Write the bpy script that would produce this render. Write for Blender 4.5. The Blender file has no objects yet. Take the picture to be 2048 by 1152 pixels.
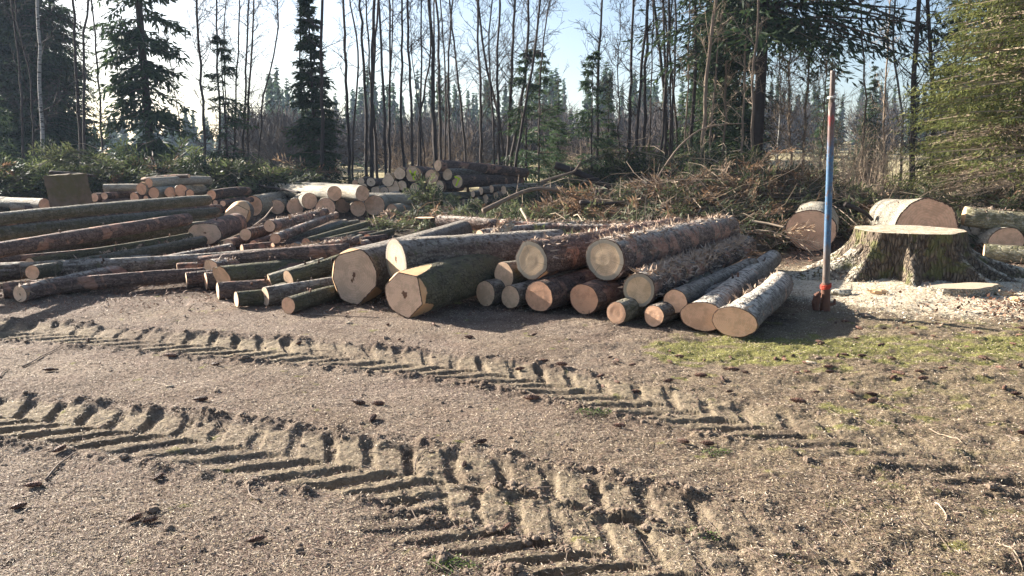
import bpy, math, random
import numpy as np
from mathutils import Vector, Matrix, Quaternion
random.seed(7); RS = np.random.RandomState(7)
SC = bpy.context.scene
R = math.radians
# ------------------------------------------------------------------ camera, light, exposure
F = 1500.0; CAMH = 1.6; PITCH = math.atan((576-310)/F)
cam = bpy.data.objects.new('camera', bpy.data.cameras.new('camera')); SC.collection.objects.link(cam)
cam.location = (0, 0, CAMH); cam.rotation_euler = (math.pi/2-PITCH, 0, 0)
cam.data.sensor_width = 36; cam.data.lens = 36*F/2048; cam.data.clip_end = 3000; cam.data.clip_start = .05
SC.camera = cam
SUN_AZ, SUN_EL = -57.0, 23.5
world = bpy.data.worlds.new('World'); SC.world = world; world.use_nodes = True
wn = world.node_tree.nodes; wl = world.node_tree.links
sky = wn.new('ShaderNodeTexSky'); sky.sky_type = 'NISHITA'; sky.sun_disc = False
sky.sun_elevation = R(SUN_EL); sky.sun_rotation = R(SUN_AZ) % (2*math.pi)
sky.air_density = .85; sky.dust_density = 1.6; sky.ozone_density = 1.0
bg = wn['Background']; bg.inputs[1].default_value = 0.05
wl.new(sky.outputs[0], bg.inputs[0])
sun = bpy.data.objects.new('sun', bpy.data.lights.new('sun', 'SUN')); SC.collection.objects.link(sun)
sun.data.energy = 5.0; sun.data.angle = R(.53); sun.data.color = (1, .93, .82)
sv = Vector((math.sin(R(SUN_AZ))*math.cos(R(SUN_EL)), math.cos(R(SUN_AZ))*math.cos(R(SUN_EL)), math.sin(R(SUN_EL))))
sun.rotation_euler = (-sv).to_track_quat('-Z', 'Y').to_euler()
SC.view_settings.view_transform = 'Standard'; SC.view_settings.look = 'None'
SC.view_settings.exposure = 2.1; SC.view_settings.gamma = 1; SC.view_settings.use_curve_mapping = False
SC.cycles.max_bounces = 6; SC.cycles.diffuse_bounces = 3; SC.cycles.transmission_bounces = 3
SC.cycles.volume_bounces = 1; SC.cycles.transparent_max_bounces = 4
SC.cycles.use_denoising = True

# ------------------------------------------------------------------ projection helpers (photo pixel -> place)
cp, sp_ = math.cos(PITCH), math.sin(PITCH)
def ray(px, py):
    a = (px-1024)/F; b = (576-py)/F
    return Vector((a, cp+b*sp_, -sp_+b*cp))
def at_y(px, py, Y):
    d = ray(px, py); return Vector((0, 0, CAMH))+d*(Y/d.y)
def at_z(px, py, z=0.0):
    d = ray(px, py); return Vector((0, 0, CAMH))+d*((z-CAMH)/d.z)
def cdepth(p): return p.y*cp+(CAMH-p.z)*sp_
def rad(rpx, p): return rpx*cdepth(p)/F

# ------------------------------------------------------------------ numpy noise
def _h(ix, iy, s):
    n = (ix.astype(np.int64)*374761393+iy.astype(np.int64)*668265263+s*1442695041) & 0xFFFFFFFF
    n = ((n ^ (n >> 13))*1274126177) & 0xFFFFFFFF
    n = n ^ (n >> 16)
    return (n & 0xFFFFFF)/float(0xFFFFFF)
def vnoise(x, y, s=0):
    x = np.asarray(x, float); y = np.asarray(y, float)
    ix = np.floor(x); iy = np.floor(y); fx = x-ix; fy = y-iy
    fx = fx*fx*(3-2*fx); fy = fy*fy*(3-2*fy)
    a = _h(ix, iy, s); b = _h(ix+1, iy, s); c = _h(ix, iy+1, s); d = _h(ix+1, iy+1, s)
    return (a*(1-fx)+b*fx)*(1-fy)+(c*(1-fx)+d*fx)*fy
def fbm(x, y, o=4, s=0):
    t = 0; a = 1; n = 0
    for k in range(o):
        t = t+a*vnoise(x*2**k+17.3*k, y*2**k+5.1*k, s+k); n += a; a *= .5
    return t/n
def sst(a, b, x):
    t = np.clip((x-a)/(b-a), 0, 1); return t*t*(3-2*t)

# ------------------------------------------------------------------ mesh helpers
def mesh(name, V, faces, mats, mi=None, smooth=False, attrs=None):
    """faces: list of int arrays (n,3) or (n,4)"""
    me = bpy.data.meshes.new(name)
    V = np.asarray(V, np.float32)
    faces = [np.asarray(f, np.int32) for f in faces if len(f)]
    me.vertices.add(len(V)); me.vertices.foreach_set('co', V.ravel())
    lv = np.concatenate([f.ravel() for f in faces]); tot = np.concatenate([np.full(len(f), f.shape[1], np.int32) for f in faces])
    st = np.concatenate([[0], np.cumsum(tot)[:-1]]).astype(np.int32)
    me.loops.add(len(lv)); me.loops.foreach_set('vertex_index', lv)
    me.polygons.add(len(tot)); me.polygons.foreach_set('loop_start', st); me.polygons.foreach_set('loop_total', tot)
    if mi is not None: me.polygons.foreach_set('material_index', np.asarray(mi, np.int32))
    me.polygons.foreach_set('use_smooth', np.full(len(tot), smooth, bool))
    for k, a in (attrs or {}).items():
        at = me.attributes.new(k, 'FLOAT', 'POINT'); at.data.foreach_set('value', np.asarray(a, np.float32))
    for m in (mats if isinstance(mats, (list, tuple)) else [mats]): me.materials.append(m)
    me.update(calc_edges=True)
    return me
class Geo:
    def __init__(s): s.V = []; s.Q = []; s.T = []; s.mq = []; s.mt = []; s.n = 0; s.A = []
    def add(s, V, Q=None, T=None, m=0, a=None):
        V = np.asarray(V, float).reshape(-1, 3); s.V.append(V)
        s.A.append(np.zeros(len(V)) if a is None else np.asarray(a, float).ravel())
        if Q is not None and len(Q): s.Q.append(np.asarray(Q)+s.n); s.mq += [m]*len(Q)
        if T is not None and len(T): s.T.append(np.asarray(T)+s.n); s.mt += [m]*len(T)
        s.n += len(V)
    def mesh(s, name, mats, smooth=False):
        f = []
        if s.Q: f.append(np.concatenate(s.Q))
        if s.T: f.append(np.concatenate(s.T))
        return mesh(name, np.concatenate(s.V), f, mats, s.mq+s.mt, smooth, {'v': np.concatenate(s.A)})
def obj(name, me, parent=None, loc=None, kind=None):
    o = bpy.data.objects.new(name, me); SC.collection.objects.link(o)
    if parent: o.parent = parent
    if loc is not None: o.location = loc
    if kind: o['kind'] = kind
    return o
def tag(o, label, cat=None, group=None, kind=None):
    o['label'] = label
    if cat: o['category'] = cat
    if group: o['group'] = group
    if kind: o['kind'] = kind
    return o
def tube(P, rr, n=6, cap=False):
    P = np.asarray(P, float); m = len(P); rr = np.broadcast_to(np.asarray(rr, float), (m,))
    T = np.gradient(P, axis=0); T /= np.linalg.norm(T, axis=1)[:, None]+1e-9
    ref = np.array([0, 0, 1.]) if abs(T[:, 2]).mean() < .8 else np.array([1., 0, 0])
    A = np.cross(T, ref); A /= np.linalg.norm(A, axis=1)[:, None]+1e-9; B = np.cross(T, A)
    th = np.arange(n)*2*np.pi/n
    V = P[:, None]+rr[:, None, None]*(np.cos(th)[None, :, None]*A[:, None]+np.sin(th)[None, :, None]*B[:, None])
    i = np.arange(m-1)[:, None]*n; j = np.arange(n)[None]; k = (j+1) % n
    Q = np.stack([i+j, i+k, i+n+k, i+n+j], -1).reshape(-1, 4)
    V = V.reshape(-1, 3); Tt = []
    if cap:
        V = np.concatenate([V, P[:1], P[-1:]])
        c0, c1 = m*n, m*n+1; jj = np.arange(n); kk = (jj+1) % n
        Tt = np.concatenate([np.stack([kk, jj, np.full(n, c0)], -1), np.stack([(m-1)*n+jj, (m-1)*n+kk, np.full(n, c1)], -1)])
    return V, Q, Tt
def sticks(P, Q, r0, r1):
    """many three-sided tapered sticks"""
    P = np.asarray(P, float); Q = np.asarray(Q, float); N = len(P)
    D = Q-P; D /= np.linalg.norm(D, axis=1)[:, None]+1e-9
    ref = np.tile([.31, .2, .93], (N, 1)); A = np.cross(D, ref); A /= np.linalg.norm(A, axis=1)[:, None]+1e-9; B = np.cross(D, A)
    th = np.arange(3)*2*np.pi/3
    o = np.cos(th)[None, :, None]*A[:, None]+np.sin(th)[None, :, None]*B[:, None]
    r0 = np.broadcast_to(r0, (N,))[:, None, None]; r1 = np.broadcast_to(r1, (N,))[:, None, None]
    V = np.concatenate([P[:, None]+o*r0, Q[:, None]+o*r1], 1).reshape(-1, 3)
    b = np.arange(N)[:, None, None]*6; f = np.array([[0, 1, 4, 3], [1, 2, 5, 4], [2, 0, 3, 5]])[None]
    return V, (b+f).reshape(-1, 4)
def cards(P, D, L, W, N=None):
    """diamond shaped needle sprays"""
    P = np.asarray(P, float); D = np.asarray(D, float); n = len(P)
    D = D/(np.linalg.norm(D, axis=1)[:, None]+1e-9)
    if N is None: N = RS.normal(size=(n, 3))
    S = np.cross(D, N); S /= np.linalg.norm(S, axis=1)[:, None]+1e-9
    L = np.broadcast_to(L, (n,))[:, None]; W = np.broadcast_to(W, (n,))[:, None]
    V = np.stack([P, P+D*L*.45+S*W*.5, P+D*L, P+D*L*.45-S*W*.5], 1).reshape(-1, 3)
    return V, np.arange(n*4).reshape(-1, 4)

# ------------------------------------------------------------------ material helpers
class NT:
    def __init__(s, name):
        s.m = bpy.data.materials.new(name); s.m.use_nodes = True; s.t = s.m.node_tree; s.n = s.t.nodes; s.l = s.t.links
        s.p = s.n['Principled BSDF']; s.out = s.n['Material Output']
    def __call__(s, typ, **kw):
        x = s.n.new('ShaderNode'+typ)
        for k, v in kw.items():
            if k.startswith('i_'):
                key = k[2:]; key = int(key) if key.isdigit() else key.replace('_', ' ')
                s.set(x.inputs[key], v)
            else: setattr(x, k, v)
        return x
    def set(s, inp, v):
        if hasattr(v, 'is_output'): s.l.new(v, inp)
        elif isinstance(v, (tuple, list)) and len(v) == 3 and inp.type == 'RGBA': inp.default_value = (*v, 1)
        else: inp.default_value = v
    def mix(s, f, a, b, mode='MIX'):
        x = s.n.new('ShaderNodeMix'); x.data_type = 'RGBA'; x.blend_type = mode
        s.set(x.inputs[0], f); s.set(x.inputs[6], a); s.set(x.inputs[7], b); return x.outputs[2]
    def math(s, op, a, b=0.0, c=None, clamp=False):
        x = s.n.new('ShaderNodeMath'); x.operation = op; x.use_clamp = clamp; s.set(x.inputs[0], a); s.set(x.inputs[1], b)
        if c is not None: s.set(x.inputs[2], c)
        return x.outputs[0]
    def ramp(s, f, a, b, c=0.0, d=1.0):
        x = s.n.new('ShaderNodeMapRange'); x.interpolation_type = 'SMOOTHSTEP'; s.set(x.inputs[0], f)
        x.inputs[1].default_value = a; x.inputs[2].default_value = b; x.inputs[3].default_value = c; x.inputs[4].default_value = d
        return x.outputs[0]
    def noise(s, vec, scale, detail=3, rough=.6, dist=0):
        x = s.n.new('ShaderNodeTexNoise'); x.inputs['Scale'].default_value = scale; x.inputs['Detail'].default_value = detail
        x.inputs['Roughness'].default_value = rough; x.inputs['Distortion'].default_value = dist
        if vec is not None: s.l.new(vec, x.inputs['Vector'])
        return x.outputs['Fac']
    def vor(s, vec, scale, feat='F1', out='Distance'):
        x = s.n.new('ShaderNodeTexVoronoi'); x.feature = feat; x.inputs['Scale'].default_value = scale
        if vec is not None: s.l.new(vec, x.inputs['Vector'])
        return x.outputs[out]
    def coord(s, scale=(1, 1, 1), out='Object', shift=True):
        c = s.n.new('ShaderNodeTexCoord').outputs[out]
        mp = s.n.new('ShaderNodeMapping'); s.l.new(c, mp.inputs[0]); mp.inputs['Scale'].default_value = scale
        if shift:
            oi = s.n.new('ShaderNodeObjectInfo'); k = s.math('MULTIPLY', oi.outputs['Random'], 37.0)
            cx = s.n.new('ShaderNodeCombineXYZ')
            for i in range(3): s.l.new(k, cx.inputs[i])
            s.l.new(cx.outputs[0], mp.inputs['Location'])
        return mp.outputs[0]
    def attr(s, n): 
        x = s.n.new('ShaderNodeAttribute'); x.attribute_name = n; return x.outputs['Fac']
    def upz(s):
        g = s.n.new('ShaderNodeNewGeometry'); q = s.n.new('ShaderNodeSeparateXYZ'); s.l.new(g.outputs['Normal'], q.inputs[0]); return q.outputs[2]
    def rnd(s): return s.n.new('ShaderNodeObjectInfo').outputs['Random']
    def bump(s, h, strength=.5, dist=.01, prev=None):
        x = s.n.new('ShaderNodeBump'); x.inputs['Strength'].default_value = strength; x.inputs['Distance'].default_value = dist
        s.l.new(h, x.inputs['Height'])
        if prev is not None: s.l.new(prev, x.inputs['Normal'])
        return x.outputs[0]
    def fin(s, col, rough=.85, nrm=None, spec=.25):
        s.set(s.p.inputs['Base Color'], col); s.set(s.p.inputs['Roughness'], rough); s.p.inputs['Specular IOR Level'].default_value = spec
        if nrm is not None: s.l.new(nrm, s.p.inputs['Normal'])
        return s.m
def vary(nt, col, amt=.25):
    h = nt.n.new('ShaderNodeHueSaturation'); nt.set(h.inputs['Color'], col)
    nt.l.new(nt.ramp(nt.rnd(), 0, 1, 1-amt, 1+amt), h.inputs['Value']); return h.outputs[0]
def bark_mat(name, ca, cb, flake, moss=0.0, peel=0.0, pale=0.0, peelc=(.30, .13, .07), bs=1.0, dust=0.0):
    t = NT(name)
    v = t.coord((1, .28, 1)); vi = t.coord((1, 1, 1))
    n1 = t.noise(v, 22, 5, .65); n2 = t.noise(v, 5, 3); n3 = t.noise(vi, 3.2, 4, .6, .4); n4 = t.noise(vi, 60, 3)
    cr = t.vor(t.coord((1, .45, 1)), 26, 'DISTANCE_TO_EDGE')
    col = t.mix(t.ramp(n1, .35, .68), ca, cb)
    col = t.mix(t.math('MULTIPLY', t.ramp(cr, .0, .09, 1, 0), .6), col, tuple(c*.35 for c in ca))
    col = t.mix(t.math('MULTIPLY', t.ramp(t.noise(vi, 34, 4, .7), .52, .66), flake), col, tuple(min(.5, c*2.3+.04) for c in cb))
    if peel: 
        pm = t.ramp(n3, .62-peel*.3, .68-peel*.3)
        pc = t.mix(t.ramp(n1, .3, .7), peelc, tuple(min(.6, c*1.6+.03) for c in peelc))
        pc = t.mix(t.ramp(t.noise(t.coord((1, .5, 1)), 9, 5, .7), .58, .66), pc, (.42, .28, .17))
        col = t.mix(pm, col, pc)
    if pale: col = t.mix(t.math('MULTIPLY', t.ramp(n2, .35, .6), pale), col, (.42, .39, .33))
    if moss:
        mm = t.math('MULTIPLY', t.ramp(t.noise(vi, 7, 4), .62-moss*.35, .72-moss*.2), t.ramp(t.upz(), -.5, .6, .25, 1))
        col = t.mix(mm, col, t.mix(n4, (.066, .064, .032), (.135, .122, .062)))
    if dust:  # sawdust on log tops, plus grazing sunlight put into the colour
        dust_sun = t.math('MULTIPLY', t.math('MULTIPLY', t.ramp(t.upz(), .45, .95), t.ramp(t.noise(vi, 16, 5, .7), .40, .56)), dust)
        col = t.mix(dust_sun, col, (.50, .45, .38))
    ch = t.ramp(t.math('ADD', t.attr('chop'), t.math('MULTIPLY', t.math('SUBTRACT', t.noise(vi, 30, 3), .5), .03)), .004, .016)
    col = t.mix(ch, col, t.mix(t.noise(t.coord((1, .2, 1)), 18, 4), (.66, .43, .23), (.48, .25, .12)))
    h = t.math('ADD', t.math('MULTIPLY', n1, 1.0), t.math('MULTIPLY', t.ramp(cr, 0, .15), .6))
    h = t.math('MULTIPLY', h, t.math('SUBTRACT', 1.0, ch))
    b = t.bump(h, .9*bs, .014); b = t.bump(n4, .5*bs, .006, b)
    return t.fin(vary(t, col, .22), .82, b, .3)
def wood_mat(name, c1, c2, grey=0.0, heart=None, crack=0.0, sawn=.5):
    t = NT(name); rf = t.attr('v'); v = t.coord()
    wob = t.noise(v, 4, 3)
    ph = t.math('ADD', t.math('MULTIPLY', rf, 75), t.math('MULTIPLY', wob, 14))
    ring = t.math('SINE', ph); ring = t.ramp(ring, -.6, 1)
    col = t.mix(t.math('MULTIPLY', ring, .45), c1, c2)
    col = t.mix(t.math('MULTIPLY', t.ramp(t.noise(v, 7, 5, .7), .44, .6), .45), col, tuple(c*.66 for c in c2))
    col = t.mix(t.math('MULTIPLY', t.ramp(t.noise(v, 90, 2), .5, .8), .35), col, (.72, .60, .42))
    if grey: col = t.mix(t.math('MULTIPLY', t.ramp(t.math('ADD', rf, t.math('MULTIPLY', wob, .1)), .78, .86), grey), col, (.30, .275, .22))
    if heart is not None:
        hm = t.ramp(t.math('ADD', rf, t.math('MULTIPLY', t.noise(v, 13, 3), .22)), heart+.08, heart+.03+.08, 1, 0)
        hm = t.ramp(t.math('ADD', rf, t.math('MULTIPLY', t.math('SUBTRACT', t.noise(v, 16, 4), .45), .9)), heart-.01, heart+.03, 1, 0)
        col = t.mix(hm, col, (.16, .075, .04))
    if crack:
        ang = t.attr('ang')
        cm = t.math('MULTIPLY', t.ramp(t.math('ABSOLUTE', t.math('SINE', t.math('ADD', t.math('MULTIPLY', ang, 1.5), t.math('MULTIPLY', wob, .5)))), .012, .035, 1, 0), crack)
        col = t.mix(cm, col, (.2, .12, .07))
    rim = t.ramp(t.math('ADD', rf, t.math('MULTIPLY', t.math('SUBTRACT', t.noise(v, 30, 4), .5), .10)), .95, .965)
    col = t.mix(rim, col, (.085, .045, .028))
    sl = t.noise(t.coord((2.5, 1, 40)), 6, 3)
    col = t.mix(t.math('MULTIPLY', t.ramp(sl, .5, .7), .18), col, tuple(c*.55 for c in c2)); b = t.bump(sl, sawn*1.2, .006); b = t.bump(t.noise(v, 120, 2), .5, .003, b)
    return t.fin(vary(t, col, .10), .7, b, .3)
def plain(name, c, rough=.8, c2=None, sc=20, spec=.25, amt=.15, trans=0.0, bump=0.0, world=False):
    t = NT(name); v = t.coord()
    col = t.mix(t.noise(v, sc, 4), c, c2 or tuple(x*.6 for x in c))
    nb = t.bump(t.noise(v, sc*4, 3), bump, .01) if bump else None
    return t.fin(vary(t, col, amt), rough, nb, spec)
def leaf_mat(name, ca, cb, cc, trans=.35):
    """needle foliage: colour varies card by card"""
    t = NT(name); a = t.attr('v')
    col = t.mix(t.ramp(a, 0, .55), ca, cb); col = t.mix(t.ramp(a, .72, 1), col, cc)
    col = vary(t, col, .2)
    t.set(t.p.inputs['Base Color'], col); t.p.inputs['Roughness'].default_value = .6; t.p.inputs['Specular IOR Level'].default_value = .2
    tr = t('BsdfTranslucent'); t.set(tr.inputs[0], col)
    mx = t('MixShader'); mx.inputs[0].default_value = trans
    t.l.new(t.p.outputs[0], mx.inputs[1]); t.l.new(tr.outputs[0], mx.inputs[2]); t.l.new(mx.outputs[0], t.out.inputs[0])
    return t.m

M = {}
M['grey'] = bark_mat('spruce_bark_grey', (.085, .062, .048), (.19, .155, .12), .35, moss=.12, dust=.55)
M['red'] = bark_mat('spruce_bark_reddish', (.075, .050, .040), (.17, .115, .09), .3, peel=.30, peelc=(.19,.10,.065))
M['peel'] = bark_mat('torn_bark', (.075, .050, .040), (.17, .12, .095), .55, dust=.7, peel=.40, peelc=(.20,.105,.07))
M['moss'] = bark_mat('mossy_bark', (.06, .052, .032), (.13, .115, .07), .25, moss=.5)
M['olive'] = bark_mat('olive_bark', (.095, .088, .055), (.18, .155, .11), .2, moss=.28, dust=.3)
M['pale'] = bark_mat('pale_sunlit_bark', (.30, .24, .16), (.60, .52, .38), .7, pale=.5, bs=1.4)  # pale bark, lightened further so sunshine is in the colour
M['palemoss'] = bark_mat('pale_mossy_bark', (.20, .17, .10), (.36, .32, .2), .4, moss=.5, bs=1.2)
M['blue'] = bark_mat('smooth_grey_bark', (.085, .07, .058), (.19, .165, .14), .3, peel=.22, peelc=(.20, .12, .08), dust=1.0)
M['fresh'] = wood_mat('fresh_sawn_wood', (.88, .54, .34), (.74, .39, .22)) #(0.740, 0.437, 0.232), (0.600, 0.307, 0.142))
M['freshheart'] = wood_mat('fresh_sawn_wood_heart', (0.720, 0.446, 0.258), (0.580, 0.316, 0.163), heart=.10)
M['tan'] = wood_mat('tan_sawn_wood', (.86, .58, .37), (.72, .44, .26), crack=.6) #(0.700, 0.465, 0.275), (0.580, 0.353, 0.189), crack=.5)
M['weath'] = wood_mat('weathered_sawn_wood', (.74, .53, .33), (.60, .40, .23), grey=.85, crack=.6)
M['weathheart'] = wood_mat('weathered_sawn_wood_heart', (.76, .55, .34), (.62, .42, .24), grey=.85, heart=.13)
M['pink'] = wood_mat('pale_pink_sawn_wood', (.82, .57, .39), (.68, .44, .28), heart=.10)
M['orange'] = wood_mat('orange_sawn_wood', (.84, .46, .27), (.70, .33, .18)) #(0.740, 0.372, 0.163), (0.600, 0.242, 0.095))
M['chop'] = plain('chopped_wood', (.66, .46, .26), .7, (.45, .26, .13), 14, bump=.5)
M['shred'] = plain('torn_bark_fibre', (.52, .42, .32), .8, (.22, .13, .09), 30)

# ------------------------------------------------------------------ ground
def px_path(pts, n=60):
    W = np.array([tuple(at_z(x, y))[:2] for x, y in pts]); t = np.linspace(0, len(pts)-1, n)
    i = np.clip(t.astype(int), 0, len(pts)-2); f = (t-i)[:, None]
    p0 = W[np.maximum(i-1, 0)]; p1 = W[i]; p2 = W[i+1]; p3 = W[np.minimum(i+2, len(W)-1)]
    return .5*((2*p1)+(-p0+p2)*f+(2*p0-5*p1+4*p2-p3)*f**2+(-p0+3*p1-3*p2+p3)*f**3)
TRACKS = [
    dict(p=px_path([(-500, 612), (-150, 648), (150, 668), (420, 690), (700, 712), (960, 742), (1230, 790), (1500, 845), (1800, 905), (2150, 985)]), w=.30, pitch=.25, d=.042, fade=(-9, .8, .35), ph=.2),
    dict(p=px_path([(-420, 782), (-150, 812), (100, 842), (350, 876), (600, 912), (850, 950), (1050, 985), (1260, 1030), (1500, 1085)]), w=.30, pitch=.25, d=.050, fade=(-9, .35, .25), ph=0),
    dict(p=px_path([(600, 965), (780, 1000), (930, 1035), (1080, 1070), (1250, 1110), (1480, 1170), (1700, 1250)]), w=.30, pitch=.20, d=.038, fade=(-.35, .35, .25), ph=.6),
]
def track_height(X, Y):
    Z = np.zeros_like(X); MK = np.zeros_like(X); BM = np.zeros_like(X)
    wob = fbm(X*2.2, Y*2.2, 3, 11)-.5; fine = fbm(X*14, Y*14, 3, 21)-.5; med = fbm(X*6, Y*6, 2, 31)-.5
    for T in TRACKS:
        P = T['p']; best = np.full(X.shape, 9e9); S = np.zeros_like(X); D = np.zeros_like(X)
        seg = np.linalg.norm(np.diff(P, axis=0), axis=1); cum = np.concatenate([[0], np.cumsum(seg)])
        for k in range(len(P)-1):
            a = P[k]; d = (P[k+1]-a)/seg[k]; rx = X-a[0]; ry = Y-a[1]
            s = rx*d[0]+ry*d[1]
            sc = np.clip(s, 0 if k else -1, seg[k]+(1 if k == len(P)-2 else 0)); t = -rx*d[1]+ry*d[0]
            dd = (s-sc)**2+t*t; u = dd < best
            best = np.where(u, dd, best); S = np.where(u, cum[k]+s, S); D = np.where(u, t+0*t, D)
        far = np.sqrt(best)
        on = far < T['w']*2.4
        t = D; w = T['w']*(1+.12*wob)
        at = np.abs(t)
        k = np.where(t > 0, .62, 1.25)
        ph = (S+k*at+.09*wob+.022*fine+.035*med)/T['pitch']+T['ph']+np.where(t > 0, .5, 0)
        fr = ph-np.floor(ph)
        pulse = sst(.0, .12, fr)*(1-sst(np.where(t > 0, .30, .42), np.where(t > 0, .44, .60), fr))*np.where(t > 0, .62, 1)
        inside = 1-sst(w*.9, w*1.08, at)
        x0, x1, amt = T['fade']
        brk = fbm(X*1.3+9, Y*1.9, 3, 77)
        m = on*sst(x0-.6, x0+.4, X)*(1-sst(x1, x1+1.6, X)*(1-amt*sst(.45, .6, brk)))*np.clip(.7+.5*sst(.30, .5, brk), 0, 1)
        lugv = _h(np.floor(ph), np.where(t > 0, 1, 0), 5)
        lug = -T['d']*pulse*(.72+.42*lugv+1.0*med+.8*(brk-.5))
        floor = -.012
        berm = np.exp(-((at-w*1.2)/.06)**2)*(.009+.040*np.clip(med+.05, -.1, 1)+.06*np.clip(fine, -.1, .5))
        crum = .022*fine*np.exp(-((at-w*1.1)/.14)**2)
        own = m*inside; Z = Z*(1-own)+m*(inside*(lug+floor+.010*fine)+berm+crum)
        MK = np.maximum(MK, m*inside); BM = np.maximum(BM, m*np.clip(berm*44, 0, 1))
    return Z, MK, BM
STUMP = at_z(1800, 548); STUMP.z = 0
def base_height(X, Y):
    z = .05*(fbm(X*.7, Y*.7, 3, 1)-.5)+.02*(fbm(X*3.2, Y*3.2, 3, 3)-.5)
    z = z+(sst(-1, 2.5, X)*(1-sst(7.5, 9, Y))*.045+.008)*(fbm(X*5.5, Y*8.5, 4, 5)-.5)*1.2
    z = z*np.where(Y > 60, 3, 1)
    z = z+sst(45, 230, Y)*np.where(X > 0, 5.0, 2.5)*sst(-200, 160, X+60)+(fbm(X*.03, Y*.03, 3, 8)-.5)*2.2*sst(60, 130, Y)
    ds = np.hypot((X-STUMP.x-.1), (Y-STUMP.y+.35)*1.3)
    z = z+.05*np.exp(-(ds/1.3)**2)*(.6+.8*fbm(X*4, Y*4, 3, 15))
    return z
def hgt(x, y): return float(base_height(np.array([float(x)]), np.array([float(y)]))[0])
def ground_mat():
    t = NT('forest_yard_ground'); v = t.coord(out='Object', shift=False)
    mo, sd, tr, md, bm = (t.attr(k) for k in ('moss', 'dust', 'track', 'meadow', 'berm')); db = t.attr('debris')
    st = t.attr('straw')
    n1 = t.noise(v, 160, 3, .7); n2 = t.noise(v, 34, 4, .7); n3 = t.noise(v, 3, 4); n4 = t.noise(v, 420, 2)
    nm = t.noise(v, 75, 3, .75); soil = t.mix(t.ramp(n2, .35, .66), (.060, .042, .034), (.165, .122, .098)); soil = t.mix(t.ramp(nm, .50, .60), soil, (.30, .235, .185)); soil = t.mix(t.ramp(nm, .44, .38), soil, (.042, .028, .024))
    soil = t.mix(t.ramp(n1, .52, .60), soil, (.36, .285, .225))
    soil = t.mix(t.math('MULTIPLY', t.ramp(n4, .55, .65), .7), soil, (.36, .29, .215))
    soil = t.mix(t.math('MULTIPLY', t.ramp(n3, .45, .65), .4), soil, (.12, .075, .06))
    straw = t.mix(t.ramp(n1, .42, .6), (.095, .070, .042), (.33, .26, .155))
    soil = t.mix(t.math('MULTIPLY', st, .75), soil, straw)
    sand = t.mix(t.ramp(n2, .3, .7), (.17, .135, .095), (.30, .245, .165))
    sand = t.mix(t.ramp(n1, .55, .7), sand, (.15, .11, .08))
    soil = t.mix(t.math('MULTIPLY', tr, .8), soil, sand)
    soil = t.mix(t.math('MULTIPLY', bm, .6), soil, (.12, .085, .062))
    mossc = t.mix(t.ramp(n1, .35, .65), (.10, .095, .03), (.27, .26, .08))
    big = t.noise(v, 1.3, 5, .65)
    soil = t.mix(t.math('MULTIPLY', t.ramp(big, .46, .62), .55), soil, t.mix(t.ramp(nm, .45, .6), (.055, .038, .03), (.20, .145, .105)))
    soil = t.mix(t.ramp(t.math('ADD', db, t.math('MULTIPLY', t.math('SUBTRACT', t.noise(v, 9, 4, .7), .5), .9)), .35, .75), soil, t.mix(t.ramp(nm, .45, .62), (.045, .032, .025), (.17, .12, .085)))
    soil = t.mix(mo, soil, mossc)
    dust = t.mix(t.ramp(n2, .3, .6), (.36, .29, .20), (.66, .57, .43))
    dn = t.ramp(t.math('ADD', t.noise(v, 55, 4, .75), t.math('MULTIPLY', t.math('SUBTRACT', sd, .5), .9)), .42, .56)
    soil = t.mix(dn, soil, dust)
    mead = t.mix(t.ramp(t.noise(v, .35, 4), .35, .65), (.30, .25, .14), (.46, .39, .22))
    mead = t.mix(t.ramp(t.noise(v, 9, 3), .4, .7), mead, (.24, .20, .11))
    col = t.mix(md, soil, mead)
    b = t.bump(n2, .55, .03); b = t.bump(n1, .8, .010, b); b = t.bump(n4, .6, .004, b)
    return t.fin(col, .95, b, .12)
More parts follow.
